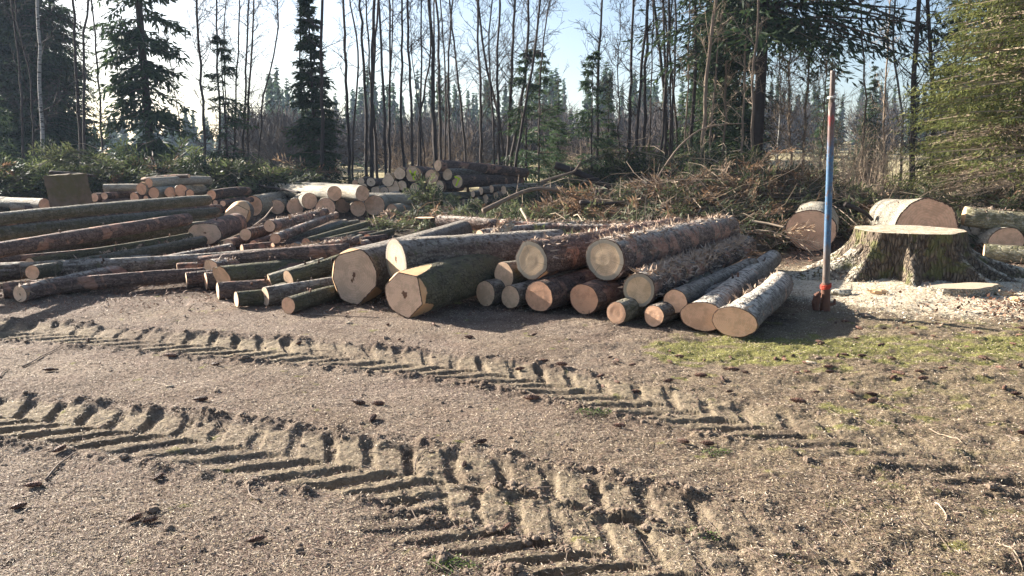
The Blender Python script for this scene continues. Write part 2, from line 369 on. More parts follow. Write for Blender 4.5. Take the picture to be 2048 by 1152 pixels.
def make_ground():
    ys = [-60, -30, -12, -5, -1.5, .2, 1.2, 1.9]
    y = 2.3
    while y < 9.5: ys.append(y); y += .0031*y if y < 7.4 else .0055*y
    while y < 420: ys.append(y); y += .02*y+.02
    ys += [600, 900, 1400, 2200]
    ys = np.array(ys)
    u = np.linspace(-.92, .92, 1000)
    uo = .92+np.array([.02, .05, .1, .2, .4, .8, 1.5, 3, 6, 14, 40, 120])
    u = np.concatenate([-uo[::-1], u, uo])
    wv = np.maximum(1.6, (ys+.6)*.80)
    X = u[None]*wv[:, None]; Y = np.repeat(ys[:, None], len(u), 1)
    X = np.clip(X, -2200, 2200)+np.sign(X)*np.maximum(0, np.abs(u[None])-2)*1e-3
    Z = base_height(X, Y)
    i0, i1 = np.searchsorted(ys, 1.2), np.searchsorted(ys, 9.4)
    tz, mk, bmk = track_height(X[i0:i1], Y[i0:i1])
    Z[i0:i1] += tz
    Z[i0:i1] += .010*(fbm(X[i0:i1]*38, Y[i0:i1]*38, 3, 91)-.5)*(1+1.5*bmk)
    TR = np.zeros_like(X); BM = np.zeros_like(X); TR[i0:i1] = mk; BM[i0:i1] = bmk
    nz = fbm(X*1.1, Y*1.6, 4, 41); nf = fbm(X*7, Y*9, 4, 51)
    # moss band in front of the right pile
    a = at_z(1100, 668); 
    cy = 6.15+.10*(X-1)-.08*np.clip(X-2.2, 0, 9)
    moss = np.exp(-((Y-cy+.15)/.62)**2)*sst(.35, 1.3, X+.8*(nz-.5))*(1-sst(6.8, 8.5, X))
    moss = sst(.58, .86, moss+1.1*(nf-.5)+.5*(nz-.5))*.9
    moss = np.maximum(moss, .8*sst(.66, .74, nf+.16*sst(0, 3, X)-.1)*sst(.3, .55, nz)*(Y < 9))
    ds = np.hypot((X-STUMP.x-.25)*.60, (Y-STUMP.y+1.0)*.85)
    dust = np.clip(1.18-ds/1.9, 0, 1)**.8*sst(1.8, 3.2, X+.35*(Y-7))
    dust = np.maximum(dust, .55*np.exp(-((X-1.5)**2/9+(Y-12)**2/3))*nf*1.3)
    dust = np.clip(dust*(.65+.8*nf), 0, 1)
    straw = np.clip(sst(-.6, 2.2, X-.2*(Y-4))*.85+.7*(nz-.5)+.15, 0, 1)
    straw = np.clip(straw, 0, 1)
    meadow = sst(26, 40, Y+4*nz)
    debris = sst(7.0, 8.1, Y+.25*np.clip(X, -4, 3))*(1-sst(.1, .35, dust))*(1-sst(2.4, 3.2, X)*(Y < 10.5))
    me_attrs = dict(debris=debris, moss=moss, dust=dust, track=TR, berm=BM, meadow=meadow, straw=straw)
    nr, nc = X.shape
    i = np.arange(nr-1)[:, None]*nc; j = np.arange(nc-1)[None]
    Q = np.stack([i+j, i+j+1, i+nc+j+1, i+nc+j], -1).reshape(-1, 4)
    V = np.stack([X, Y, Z], -1).reshape(-1, 3)
    me = mesh('ground', V, [Q], ground_mat(), None, True, {k: a.ravel() for k, a in me_attrs.items()})
    o = obj('ground', me, kind='structure'); o['label'] = 'trampled brown dirt yard with tractor tyre tracks and mossy patch'
make_ground()
def gz(X, Y):
    """final ground height incl. tracks, for scattered bits"""
    X = np.asarray(X, float); Y = np.asarray(Y, float); z = base_height(X, Y); t, _, _ = track_height(X, Y)
    return z+np.where((Y < 9.4), t, 0)

# ------------------------------------------------------------------ logs
ORD = ['first', 'second', 'third', 'fourth', 'fifth', 'sixth', 'seventh', 'eighth', 'ninth', 'tenth', 'eleventh', 'twelfth', 'thirteenth', 'fourteenth', 'fifteenth', 'sixteenth', 'seventeenth', 'eighteenth', 'nineteenth', 'twentieth']
def outline(th, poly, lob, seed):
    """radius multiplier over angle"""
    r = 1+.025*np.sin(2*th+seed)+.018*np.sin(3*th+seed*2.1)+.010*np.sin(7*th+seed*3)+.006*np.sin(13*th+seed)
    if lob: r = r+lob*(.6*np.sin(5*th+seed)+.5*np.sin(3*th+seed*1.7)+.3*np.sin(9*th))
    c = r.copy()
    for (a, d, *_s) in (poly or []):
        q = np.cos(th-R(a)); lim = np.where(q > .05, d/np.maximum(q, .05), 9); c = np.minimum(c, lim)
    return r, c
def make_log(A, B, ra, rb, bark, wood, label, group, sx=1.0, poly=None, lob=0.0, seed=0, lod=1, bend=0.0, slope=1.1, shred=0, knots=0, cat='log', tilt=0.0, flare=0.0, name='log', farcut=True):
    A = Vector(A); B = Vector(B); ax = (B-A); L = ax.length; ax.normalize()
    q = ax.to_track_quat('Y', 'Z')
    n = 96 if (poly and lod == 1) else (40, 24, 14)[lod-1]; m = max(4, int((26, 14, 7)[lod-1]*min(1.3, L/3)+2))
    th = np.arange(n)*2*np.pi/n
    r0, c0 = outline(th, poly, lob, seed)
    tt = np.linspace(0, 1, m)**1.25; ys = tt*L
    if poly or flare: ys = np.unique(np.concatenate([np.linspace(0, .5, 21) if lod == 1 else [0, .02, .06, .12, .2, .3], ys])); tt = ys/L; m = len(ys)
    bend = bend or math.sin(seed*5.3)*(.7 if L < 3.4 else .22)
    V = np.zeros((m, n, 3)); chopv = np.zeros((m, n))
    for i, (t, y) in enumerate(zip(tt, ys)):
        rr = ra+(rb-ra)*t; fl = 1+flare*math.exp(-y/.18)
        k = np.clip(y/.30, 0, 1)
        base = r0*(1 if not lob else 1)
        if lob: base = 1+(r0-1)*math.exp(-y/.5)
        if poly:
            cut = base.copy()
            for (a, d, *_s) in poly:
                qq = np.cos(th-R(a)); dd = d+y*(_s[0] if _s else slope); lim = np.where(qq > .05, dd/np.maximum(qq, .05), 9)
                cut = np.minimum(cut, lim)
            chopv[i] = base-cut; base = cut
        nz = 1+.10*(fbm(th*1.7+seed*9, np.full(n, y*2.1), 3, int(seed*10) % 97)-.5)+.045*(vnoise(np.cos(th)*5+seed*3, np.sin(th)*5+y*14, 5)-.5)
        nz = 1+(nz-1)*min(1, y/.05) if poly is None else 1
        s = sx*math.exp(-y/.35)+(1-math.exp(-y/.35))
        bx = bend*math.sin(math.pi*t)*L*.04
        R_ = rr*fl*base*nz
        V[i, :, 0] = np.cos(th)*R_*s+bx; V[i, :, 2] = np.sin(th)*R_/max(s, .8)**.5+bx*.6; V[i, :, 1] = y+tilt*V[i, :, 2]*math.exp(-y/.2)
    VV = V.reshape(-1, 3)
    i = np.arange(m-1)[:, None]*n; j = np.arange(n)[None]; k = (j+1) % n
    Q = np.stack([i+j, i+n+j, i+n+k, i+k], -1).reshape(-1, 4)
    cc = np.concatenate([VV, [V[-1].mean(0)]]); T = np.stack([(m-1)*n+np.arange(n), np.full(n, m*n), (m-1)*n+(np.arange(n)+1) % n], -1)
    mi = [0]*((m-1)*n)+[1]*n
    me = mesh(name, cc, [Q, T], [M[bark], M['chop']], mi, True, {'chop': np.concatenate([chopv.ravel(), [0]])})
    o = obj(name, me); o.rotation_mode = 'QUATERNION'; o.rotation_quaternion = q; o.location = A
    tag(o, label, cat, group)
    # sawn face
    e = V[0]; c = e.mean(0); K = (9, 6, 4)[lod-1]
    fr = np.array([0]+list(np.linspace(.25, .93, K-2))+[.97, 1.0])
    fv = [c+np.array([0, -.004, 0])]; rf = [0.]; an = [0.]
    for f in fr[1:]:
        w = -.004+(.0035 if f >= .999 else 0)+.002*math.sin(seed+f*9)
        fv += list(c+(e-c)*f+np.array([0, -.004+(w+.004)*.3, 0])); rf += [f]*n; an += list(th)
    nr = len(fr)-1
    T = np.stack([np.zeros(n, int), 1+np.arange(n), 1+(np.arange(n)+1) % n], -1)
    i = 1+np.arange(nr-1)[:, None]*n
    Q = np.stack([i+j, i+n+j, i+n+k, i+k], -1).reshape(-1, 4)
    fm = mesh('cut_face', np.array(fv), [Q, T], M[wood], None, False, {'v': rf, 'ang': an})
    fo = obj('cut_face', fm, o)
    if shred:
        N = shred; g = Geo(); y = RS.uniform(0.02, L*.97, N); a = RS.normal(math.pi/2, .75, N); rr = (ra+(rb-ra)*y/L)*1.0
        P = np.stack([np.cos(a)*rr, y, np.sin(a)*rr], 1)
        nrm = np.stack([np.cos(a), 0*a, np.sin(a)], 1)
        for rep in range(3):
            D = RS.normal(size=(N, 3))*[.6, 1, .35]+nrm*RS.uniform(.0, .6, (N, 1)); 
            Ls = RS.uniform(.03, .14, N)*(1 if ra > .13 else .7)
            v, qd = cards(P-D/np.linalg.norm(D, axis=1)[:, None]*Ls[:, None]*.25, D, Ls, RS.uniform(.006, .028, N)); g.add(v, qd)
            P = P+RS.normal(size=(N, 3))*[.02, .03, .006]
        so = obj('bark_shreds', g.mesh('bark_shreds', M['shred']), o, kind='stuff')
    if knots:
        for _ in range(knots):
            y = RS.uniform(.3, L*.9); a = RS.uniform(.3, 2.6); rr = (ra+(rb-ra)*y/L)*.95
            p = np.array([math.cos(a)*rr, y, math.sin(a)*rr]); d = np.array([math.cos(a), -.3, math.sin(a)])
            v, qd, tq = tube([p, p+d*.05+np.array([0, .01, 0])], [.014, .009], 6, True); kg = Geo(); kg.add(v, qd, tq)
            obj('branch_stub', kg.mesh('branch_stub', M['red'], True), o)
    return o
def spot(px, py, rpx, Y=None, z=None, k=1.0):
    """end centre from its pixel: on the ground (None), at distance Y, or at height z"""
    if Y is not None: p = at_y(px, py, Y); return p, rad(rpx, p)
    if z is not None: p = at_z(px, py, z); return p, rad(rpx, p)
    r = .1
    for _ in range(12): p = at_z(px, py, r+.005); r = rad(rpx, p)
    return p, r
sd_ = [1]
def LOG(px, py, r, far, bark, wood, label, group, Y=None, z=None, rf=None, **kw):
    A, ra = spot(px, py, r, Y, z)
    if far[0] == 'd':
        az, L = far[1], far[2]; dz = far[3] if len(far) > 3 else 0
        B = A+Vector((math.sin(R(az))*L, math.cos(R(az))*L, dz)); rb = ra*(rf or .9)
    else:
        zf = far[2] if len(far) > 2 else A.z
        B = at_z(far[0], far[1], zf); rb = ra*(rf or .9)
    sd_[0] += 1
    if kw.get('lod', 1) == 1 and 'knots' not in kw and bark != 'peel': kw['knots'] = 3
    return make_log(A, B, ra, rb, bark, wood, label, group, seed=sd_[0]*1.37, **kw)
GR = 'logs of the front right pile'
LOG(1210, 519, 43, (1452, 458), 'peel', 'weath', 'thick log with grey rimmed cut end lying on top, its torn bark reaching back right', GR, Y=7.65, shred=520, rf=.92)
LOG(1063, 521, 39, ('d', 34, 4.0), 'red', 'weath', 'reddish log with grey rim, on top of the pile left of the thickest one', GR, Y=7.75, shred=260, lob=.02, poly=[(150, .93), (-50, .94)])
LOG(1278, 580, 34.5, (1492, 492), 'peel', 'weath', 'log wrapped in shaggy shredded pale bark fibres, resting on two small logs', GR, Y=7.15, shred=900)
LOG(1350, 603, 25, (1502, 532), 'grey', 'fresh', 'slim grey log wedged between the shaggy log and the two butt logs', GR, Y=7.0, sx=1.0)
LOG(1405, 633, 31, (1545, 518, .17), 'blue', 'fresh', 'long pale topped log with wide orange butt, second from the right', GR, sx=1.28, flare=.12, lob=.02, rf=.88)
LOG(1469, 644, 32, (1562, 566, .15), 'blue', 'fresh', 'rightmost log of the front pile with a wide flared butt end', GR, sx=1.30, flare=.10, rf=.95, shred=60, bend=1.0)
LOG(1233, 626, 22.5, ('d', 36, 2.8), 'olive', 'fresh', 'small log on the ground below the left side of the shaggy log', GR)
LOG(1308, 632, 22, ('d', 38, 2.8), 'grey', 'fresh', 'small log on the ground below the right side of the shaggy log', GR)
LOG(1078, 593, 32, ('d', 36, 3.6), 'red', 'orange', 'ground log with half lit orange end, left of its similar neighbour', GR, sx=1.02)
LOG(1168, 598, 32, ('d', 36, 3.6), 'red', 'orange', 'ground log with half lit orange end, right of its similar neighbour', GR, sx=1.03)
LOG(1008, 550, 26, ('d', 40, 3.0), 'olive', 'tan', 'small log perched on two others beside the mossy butt log', GR, Y=7.95)
LOG(971, 587, 26, ('d', 40, 3.0), 'grey', 'tan', 'small ground log just right of the big mossy butt log', GR)
LOG(1021, 594, 24, ('d', 40, 3.0), 'grey', 'tan', 'smallest round ground log between mossy butt log and orange ends', GR)
GC = 'big logs in the middle of the front pile'
LOG(810, 588, 49, (1062, 522), 'moss', 'pink', 'big mossy log with trimmed six sided end, dark heart, foremost in the middle', GC, poly=[(11, .82, 7), (84, .84, .42), (130, .87, 3), (-48, .86, .6)], lob=.02, sx=.98)
LOG(792, 522, 45, (1120, 492), 'grey', 'weathheart', 'big round log with grey rim and dark heart above the mossy one', GC, Y=7.95, rf=.85)
LOG(708, 554, 55, (925, 462), 'grey', 'pink', 'biggest trimmed log with pale pink faceted end, left of the round grey rimmed one', GC, poly=[(103, .90, 2), (169, .87, 2), (202, .86, 2), (262, .97, 2), (-48, .84, .6), (30, .97, 2)], rf=.62, sx=.92)
GL = 'small logs at the left end of the front pile'
LOG(577, 558, 18, (690, 520, .36), 'moss', 'tan', 'mossy log with round tan end, upper right of the small ones', GL, Y=8.35)
LOG(540, 563, 16, (650, 528, .33), 'olive', 'tan', 'olive log end just left of the upper mossy one', GL, Y=8.5)
LOG(551, 588, 18, (680, 548), 'moss', 'tan', 'mossy log end squeezed under the two upper right ones', GL, Y=8.2)
LOG(531, 593, 19, ('d', 48, 2.6), 'grey', 'pink', 'pale pink log end at the bottom behind the squeezed mossy one', GL)
LOG(577, 611, 17, (690, 578), 'moss', 'fresh', 'foremost small mossy log on the ground beside the biggest pink ended log', GL)
LOG(473, 599, 16, ('d', 55, 2.8), 'moss', 'tan', 'small mossy ground log left of the pink ended pair', GL)
LOG(445, 556, 26, (675, 520), 'moss', 'tan', 'fluted mossy log with deeply ribbed end and bright green top', GL, Y=8.7, lob=.09, rf=.8, tilt=-.3)
LOG(424, 543, 24, (735, 492), 'peel', 'tan', 'ribbed log with chipped end behind the fluted mossy one', GL, Y=9.2, lob=.09, rf=.7, shred=160)
LOG(412, 562, 17, ('d', 58, 2.6), 'red', 'fresh', 'small red barked log below the ribbed ends', GL)
LOG(373, 561, 16, ('d', 62, 2.6), 'red', 'tan', 'red barked ground log with a star shaped crack, front left', GL)
LOG(399, 528, 16, (700, 500, .36), 'red', 'tan', 'upper small log with narrow pale end left of the ribbed ones', GL, Y=9.5)
LOG(355, 543, 17, ('d', 64, 3.2), 'red', 'tan', 'small log second from the left end, narrow tan face', GL)
LOG(307, 536, 15, ('d', 70, 3.4), 'red', 'tan', 'leftmost log of the front pile, seen nearly side on', GL)
LOG(470, 517, 9, (720, 480, .42), 'peel', 'tan', 'thin peeled pole lying across the top of the small logs', GL, Y=10.4, shred=120)
LOG(436, 582, 17, ('d', 60, 1.2), 'red', 'tan', 'chipped offcut standing under the fluted mossy log', GL, lob=.08)
GA = 'long logs stacked at the left edge'
LOG(-170, 455, 14, (414, 400, .72), 'olive', 'tan', 'topmost long grey log running to the left edge', GA, z=.78, rf=1.35)
LOG(-120, 482, 15, (432, 424, .5), 'olive', 'tan', 'second highest long log, greenish, running to the left edge', GA, z=.6, rf=1.1)
LOG(-150, 525, 17, (374, 438, .48), 'red', 'tan', 'long log with reddish underside and rounded right end', GA, z=.55, rf=1.25)
LOG(60, 527, 11, (392, 472, .16), 'moss', 'tan', 'thin dark green log wedged under the reddish long one', GA, z=.25, rf=1.1)
LOG(65, 545, 15, (405, 481, .13), 'olive', 'fresh', 'long olive log with round fresh end above the bottom log', GA, z=.24, rf=1.0, shred=40)
LOG(42, 541, 17, ('d', 60, 3.0), 'grey', 'fresh', 'log end half hidden behind the olive long log', GA, z=.22)
LOG(-110, 550, 18, ('d', 66, 2.3), 'grey', 'fresh', 'dark log side at the left edge under the long logs', GA, z=.14)
LOG(40, 588, 17, (462, 498, .11), 'peel', 'pink', 'bottom long log with torn patchy bark and frayed pink end', GA, rf=.95, shred=260)
LOG(8, 582, 16, ('d', 60, 3.4), 'red', 'fresh', 'log end left of the frayed pink end at the edge', GA)
LOG(-30, 470, 11, (447, 436, .14), 'olive', 'tan', 'long thin log lying low behind the stack', GA, z=.3, rf=1.3)
for (a, b, z, rr, bk, lb) in [((-80, 498), (418, 452), .3, 14, 'olive', 'shaded log filling the gap beneath the reddish long one'), ((-90, 532), (330, 492), .12, 14, 'red', 'dark log on the ground behind the long olive one'), ((40, 508), (452, 447), .16, 12, 'grey', 'grey log deep in the stack ending near the notched butt'), ((-60, 560), (300, 520), .1, 13, 'grey', 'lowest shaded log just above the torn bottom one'), ((-120, 458), (440, 418), .4, 12, 'red', 'shaded reddish log between the two highest ones')]:
    LOG(a[0], a[1], rr, (b[0], b[1], z*.9), bk, 'tan', lb, GA, z=z, rf=1.1)
GM = 'poles and thin logs between the two piles'
LOG(410, 467, 25, (474, 446, .25), 'red', 'pink', 'short thick butt with wavy notched outline at the end of the long logs', GM, sx=1.35, lob=.06)
for (px, py, r, far, bk, wd, lb, kw) in [
    (539, 452, 12, (650, 424), 'peel', 'pink', 'upper torn bark log with pinkish end between the piles', dict(z=.42, shred=110)),
    (491, 469, 12, (590, 438), 'red', 'tan', 'log below and left of the upper torn bark one', dict(z=.26, shred=40)),
    (456, 489, 11, (560, 452), 'red', 'fresh', 'leftmost small log next to the notched butt', dict()),
    (551, 477, 10.5, (672, 430), 'peel', 'fresh', 'long torn bark log reaching towards the round pale pile', dict(z=.28, shred=200)),
    (508, 490, 9.5, (600, 462), 'red', 'orange', 'orange ended small log under the torn bark ones', dict()),
    (484, 498, 9, ('d', 50, 2), 'red', 'fresh', 'dull small log end lowest beside the notched butt', dict()),
    (541, 486, 8, ('d', 45, 2.2), 'red', 'orange', 'small orange end peeping under the long torn bark log', dict()),
    (546, 495, 10, ('d', 48, 2.2), 'red', 'orange', 'orange ended log at ground level behind the thin peeled pole', dict()),
    (589, 494, 9, (700, 462), 'grey', 'fresh', 'grey pole with end hidden low among the mossy poles', dict()),
    (612, 485, 9, (736, 448), 'moss', 'orange', 'longest mossy pole with orange end', dict(z=.14)),
    (563, 489, 10, (690, 445), 'grey', 'tan', 'dark grey pole left of the mossy poles', dict()),
    (622, 470, 8, (715, 445), 'olive', 'tan', 'olive pole behind the longest mossy one', dict()),
    (651, 484, 9, (740, 462), 'moss', 'orange', 'mossy pole with round orange end, middle of the poles', dict()),
    (694, 481, 7, (760, 444), 'olive', 'orange', 'thin olive pole, left one of the close pair', dict()),
    (708, 481, 7.5, (770, 450), 'olive', 'orange', 'thin olive pole, right one of the close pair', dict()),
    (735, 477, 9, (783, 464), 'moss', 'orange', 'rightmost short mossy pole with bright orange end', dict())]:
    LOG(px, py, r, far, bk, wd, lb, GM, lod=2, **kw)
GE = 'round pale logs of the middle pile'
for (px, py, r, az, L, bk, lb, kw) in [
    (505, 412, 21, 2, 3, 'pale', 'largest round end at the left of the pale pile', {}),
    (554, 414, 15, -10, 4, 'pale', 'second round end from the left, bottom row of pale pile', {}),
    (590, 414, 17, -12, 4, 'pale', 'third round end from the left, bottom row of pale pile', {}),
    (619, 402, 16, -22, 4, 'pale', 'round end raised above its bottom row neighbours, left of the top pair', {'z': .42}),
    (651, 416, 20, -12, 4, 'pale', 'broad end set back in the shade in the middle of the pale pile', {}),
    (669, 387, 15.5, -40, 4, 'pale', 'left one of the two round ends on the top row of pale pile', {'z': .62}),
    (685, 412, 15, -14, 4, 'pale', 'bottom round end below the left top row log', {}),
    (716, 417, 16, -14, 4, 'pale', 'bottom round end below the right top row log', {}),
    (725, 387, 16, -42, 4, 'pale', 'right one of the two round ends on the top row of pale pile', {'z': .62}),
    (749, 411, 21, 2, 3, 'pale', 'largest round end at the right of the pale pile', {}),
    (784, 420, 12.5, 20, 3, 'pale', 'small round end right of the largest right one', {}),
    (805, 420, 10, 25, 3, 'pale', 'smallest round end at the right edge of the pale pile', {})]:
    LOG(px, py, r, ('d', az, L), bk, 'fresh', lb, GE, lod=2, **kw)
LOG(838, 398, 12, ('d', -80, 3.2), 'pale', 'tan', 'sunlit pale log lying sideways right of the top row', GE, Y=20.6, lod=2)
# slanted slab
LOG(474, 428, 25, ('d', -10, .8), 'grey', 'tan', 'tall shaded slab with pointed top behind the notched butt', GE, poly=[(60, .7), (125, .62), (-20, .8)], lod=2)
GG = 'logs of the far stack'
for (px, py, r, far, bk, wd, lb, kw) in [
    (876, 331, 11.5, (1052, 346), 'red', 'tan', 'highest long log on the right half of the far stack', {}),
    (895, 349, 12, (1010, 354), 'grey', 'tan', 'long log directly below the highest one', {}),
    (915, 363, 13.5, (1040, 362), 'red', 'tan', 'long log with a yellow letter T sprayed on its end', {}),
    (824, 348, 16.5, (870, 350), 'red', 'tan', 'big six sided end with a yellow sprayed mark', {'poly': [(30, .86), (90, .85), (150, .86), (-150, .86), (-90, .9), (-30, .86)]}),
    (799, 346, 13, (850, 352), 'red', 'tan', 'pointed pale end left of the yellow marked six sided one', {'poly': [(60, .8), (140, .8)]}),
    (776, 359, 14, (830, 360), 'red', 'tan', 'tall pointed end leaning at the left top of the far stack', {'poly': [(40, .8), (150, .7)]}),
    (863, 354, 15, (910, 356), 'red', 'fresh', 'reddish pointed end right of the six sided marked one', {'poly': [(40, .8), (200, .85)]}),
    (876, 373, 13, (920, 372), 'red', 'tan', 'half lit oval end under the reddish pointed one', {}),
    (787, 374, 14, (830, 372), 'red', 'tan', 'half lit pointed end in the second row, left', {'poly': [(120, .75), (20, .8)]}),
    (742, 364, 9, (770, 363), 'red', 'pink', 'short brown round log sitting at the far left top', {}),
    (804, 371, 10, (840, 371), 'red', 'tan', 'shaded round end between the half lit pointed ones', {}),
    (813, 386, 8.5, (850, 384), 'red', 'tan', 'small round end low under the marked end', {}),
    (829, 376, 10, (870, 375), 'red', 'tan', 'oval end right below the marked six sided log', {}),
    (751, 382, 10, (790, 381), 'pale', 'tan', 'blocky pale end at the lower left', {'poly': [(90, .8), (0, .9), (180, .9), (-90, .8)]}),
    (768, 382, 8.5, (800, 381), 'red', 'pink', 'round shaded end beside the blocky pale one', {}),
    (722, 362, 7, (745, 361), 'red', 'tan', 'thin log stub behind the short brown one', {}),
    (710, 366, 6, (735, 365), 'red', 'orange', 'leftmost thin reddish stub of the far stack', {}),
    (728, 373, 6, (765, 371), 'red', 'tan', 'low thin log under the short brown round one', {}),
    (946, 388, 7, None, 'grey', 'tan', 'small end, leftmost under the long T log', {}),
    (962, 382, 8, None, 'grey', 'tan', 'small end in the upper row below the T log, left', {}),
    (983, 378, 8, None, 'grey', 'tan', 'small end in the upper row below the T log, middle', {}),
    (1007, 381, 9.5, None, 'grey', 'tan', 'larger oval end in the upper row below the T log, right', {}),
    (953, 401, 8, None, 'grey', 'tan', 'small end in the bottom row, left of the tall oval', {}),
    (971, 398, 10, None, 'grey', 'tan', 'tall oval end in the bottom row below the T log', {}),
    (992, 391, 8, None, 'grey', 'tan', 'small end touching the tall oval one on its right', {}),
    (985, 408, 7, None, 'grey', 'tan', 'lowest small end half buried in brush', {}),
    (1036, 384, 8, None, 'grey', 'tan', 'small end at the right edge above the bent branch', {}),
    (881, 394, 9.5, None, 'olive', 'tan', 'shaded greenish end low beside the leaning spruce bough', {}),
    (928, 404, 6, None, 'grey', 'tan', 'tiny end on the ground left of the bottom row', {}),
    (1063, 404, 10, None, 'red', 'tan', 'single round log right of the far stack on the brush', {})]:
    if far is None:
        LOG(px, py, r, ('d', 50, 3), bk, wd, lb, GG, Y=23.2, lod=3, **kw)
    else:
        Yn = 23.4; A = at_y(px, py, Yn); dxy = (far[0]-px)
        L = 4.0 if dxy > 90 else 3.0
        B = at_y(far[0], far[1], Yn+(2.8 if dxy > 90 else 2.2))
        sd_[0] += 1; ra = rad(r, A)
        make_log(A, B, ra, ra*.9, bk, wd, lb, GG, lod=2, seed=sd_[0]*1.1, **kw)
# yellow paint on two far ends
M['paint'] = plain('yellow_spray_paint', (.75, .85, .04), .6, (.65, .75, .03), 40)
def strokes(parent_label, segs, Y):
    host = [o for o in SC.objects if o.get('label') == parent_label][0]
    g = Geo()
    for (x0, y0, x1, y1) in segs:
        a = at_y(x0, y0, Y-.03); b = at_y(x1, y1, Y-.03); d = (b-a).normalized(); s = Vector((0, 1, 0)).cross(d)*.025
        V = [a-s, b-s, b+s, a+s, a-s+Vector((0, .006, 0)), b-s+Vector((0, .006, 0)), b+s+Vector((0, .006, 0)), a+s+Vector((0, .006, 0))]
        inv = host.matrix_basis.inverted() if False else None
        g.add([tuple(v) for v in V], [[0, 1, 2, 3], [4, 7, 6, 5], [0, 4, 5, 1], [2, 6, 7, 3]])
    me = g.mesh('paint_mark', M['paint']); o = obj('paint_mark', me, host)
    bpy.context.view_layer.update(); o.matrix_parent_inverse = host.matrix_world.inverted()
strokes('long log with a yellow letter T sprayed on its end', [(909, 353, 925, 360), (918, 357, 912, 372)], 23.36)
strokes('big six sided end with a yellow sprayed mark', [(819, 340, 825, 351), (832, 342, 824, 352), (826, 350, 828, 360), (822, 347, 832, 350)], 23.36)
GB = 'short logs heaped behind the long left logs'
for (px, py, r, az, L, bk, wd, lb, kw) in [
    (283, 377, 13, 15, 2, 'pale', 'orange', 'log with sunlit heart shaped hollow end on top', dict(poly=[(60, .85), (120, .85)])),
    (298, 366, 10, 20, 2, 'pale', 'orange', 'round end sitting highest beside the hollow one', {}),
    (308, 386, 12, 10, 2, 'pale', 'orange', 'round end below and right of the hollow one', {}),
    (269, 395, 10.5, 15, 2, 'red', 'orange', 'round end below and left of the hollow one', {}),
    (341, 385, 11, -25, 2, 'pale', 'orange', 'left of the pair of pale log ends on the right', {}),
    (362, 381, 12, -25, 2, 'pale', 'orange', 'right of the pair of pale log ends on the right', {}),
    (189, 395, 9, 10, 2, 'red', 'fresh', 'small round end right next to the tilted block', {}),
    (209, 392, 7.5, 12, 2, 'red', 'fresh', 'smaller round end second from the tilted block', {}),
    (168, 392, 11, -30, 2, 'red', 'fresh', 'reddish log half hidden behind the tilted block', {}),
    (205, 407, 8, 60, 2, 'red', 'fresh', 'reddish log lying sideways in front of the small ends', {}),
    (89, 409, 12, -60, 2, 'pale', 'orange', 'pale log end directly left of the tilted block', {}),
    (22, 412, 9, 75, 3, 'pale', 'orange', 'peeled log lying flat at the far left', {}),
    (50, 417, 7, 65, 3, 'red', 'orange', 'thin reddish log in front of the flat peeled one', {}),
    (292, 397, 6, 15, 2, 'red', 'orange', 'tiny end tucked under the hollow one', {}),
    (380, 387, 8, -40, 2, 'red', 'orange', 'partly hidden reddish end right of the pale pair', {}),
    (423, 390, 10, 5, 2, 'red', 'orange', 'round end just beyond the tip of the topmost long log', {}),
    (431, 405, 5, 5, 1.6, 'red', 'fresh', 'thin pole end nearest the topmost long log', {}),
    (446, 407, 6, 5, 1.6, 'red', 'fresh', 'thin pole end nearest the shaded slab', {}),
    (437, 416, 6, 5, 1.6, 'red', 'fresh', 'lowest thin pole end beside the shaded slab', {}),
    (418, 408, 7, 5, 1.6, 'red', 'fresh', 'half hidden pole end under the round one', {})]:
    LOG(px, py, r, ('d', az, L), bk, wd, lb, GB, Y=17.9, lod=2, **kw)
LOG(208, 376, 8, ('d', 78, 1.1), 'pale', 'tan', 'white flaky log lying sideways left of the hollow one', GB, Y=18.3, lod=2)
LOG(378, 352, 4, ('d', -74, 1.4, -.1), 'red', 'tan', 'thin pole poking up right over the short logs', GB, Y=18.6, lod=2)
GS = 'thick logs around the big stump'
LOG(1622, 461, 44, ('d', 24, 1.9), 'pale', 'fresh', 'very thick short log behind the blue pole', GS, sx=1.12, Y=12.6, rf=1.06)
LOG(1853, 458, 60, ('d', 13, 2.5), 'pale', 'fresh', 'thickest log lying right behind the stump, sunlit pale end', GS, Y=12.3, rf=.72, lob=.03, poly=[(15, .95, 2)])
LOG(2012, 487, 33, ('d', 14, 1.6), 'pale', 'fresh', 'short thick log at the right edge beneath the flaking one', GS, Y=11.8)
LOG(2120, 452, 23, ('d', -70, 1.35, .12), 'palemoss', 'fresh', 'upper flaking log reaching in from the right edge', GS, Y=11.9, shred=60, knots=2)
LOG(1968, 505, 18, ('d', 118, 1.6, -.02), 'palemoss', 'tan', 'mossy log slanting down to the right edge', GS, Y=11.4)
LOG(2052, 527, 22, ('d', 100, 1), 'grey', 'tan', 'short log at the right edge under the mossy one', GS, Y=12.4)
GP = 'thin poles stacked behind the stump'
for (a, b, r, bk, lb) in [((1775, 388), (1964, 382), 4.2, 'palemoss', 'top long thin pole behind the big logs'), ((1778, 398), (1966, 391), 4.6, 'red', 'reddish thin pole under the top one'), ((1729, 407), (1768, 398), 3.5, 'pale', 'short pale pole sticking out left of the others'), ((1776, 407), (1975, 400), 4.5, 'palemoss', 'lowest thin pole half in green brush'), ((1763, 390), (1900, 384), 3.6, 'olive', 'hindmost thin pole with pale left end')]:
    A = at_y(*a, 19); B = at_y(*b, 20.5); sd_[0] += 1
    make_log(A, B, rad(r, A), rad(r, A), bk, 'tan', lb, GP, lod=3, seed=sd_[0])
GD = 'torn logs and offcuts behind the front pile'
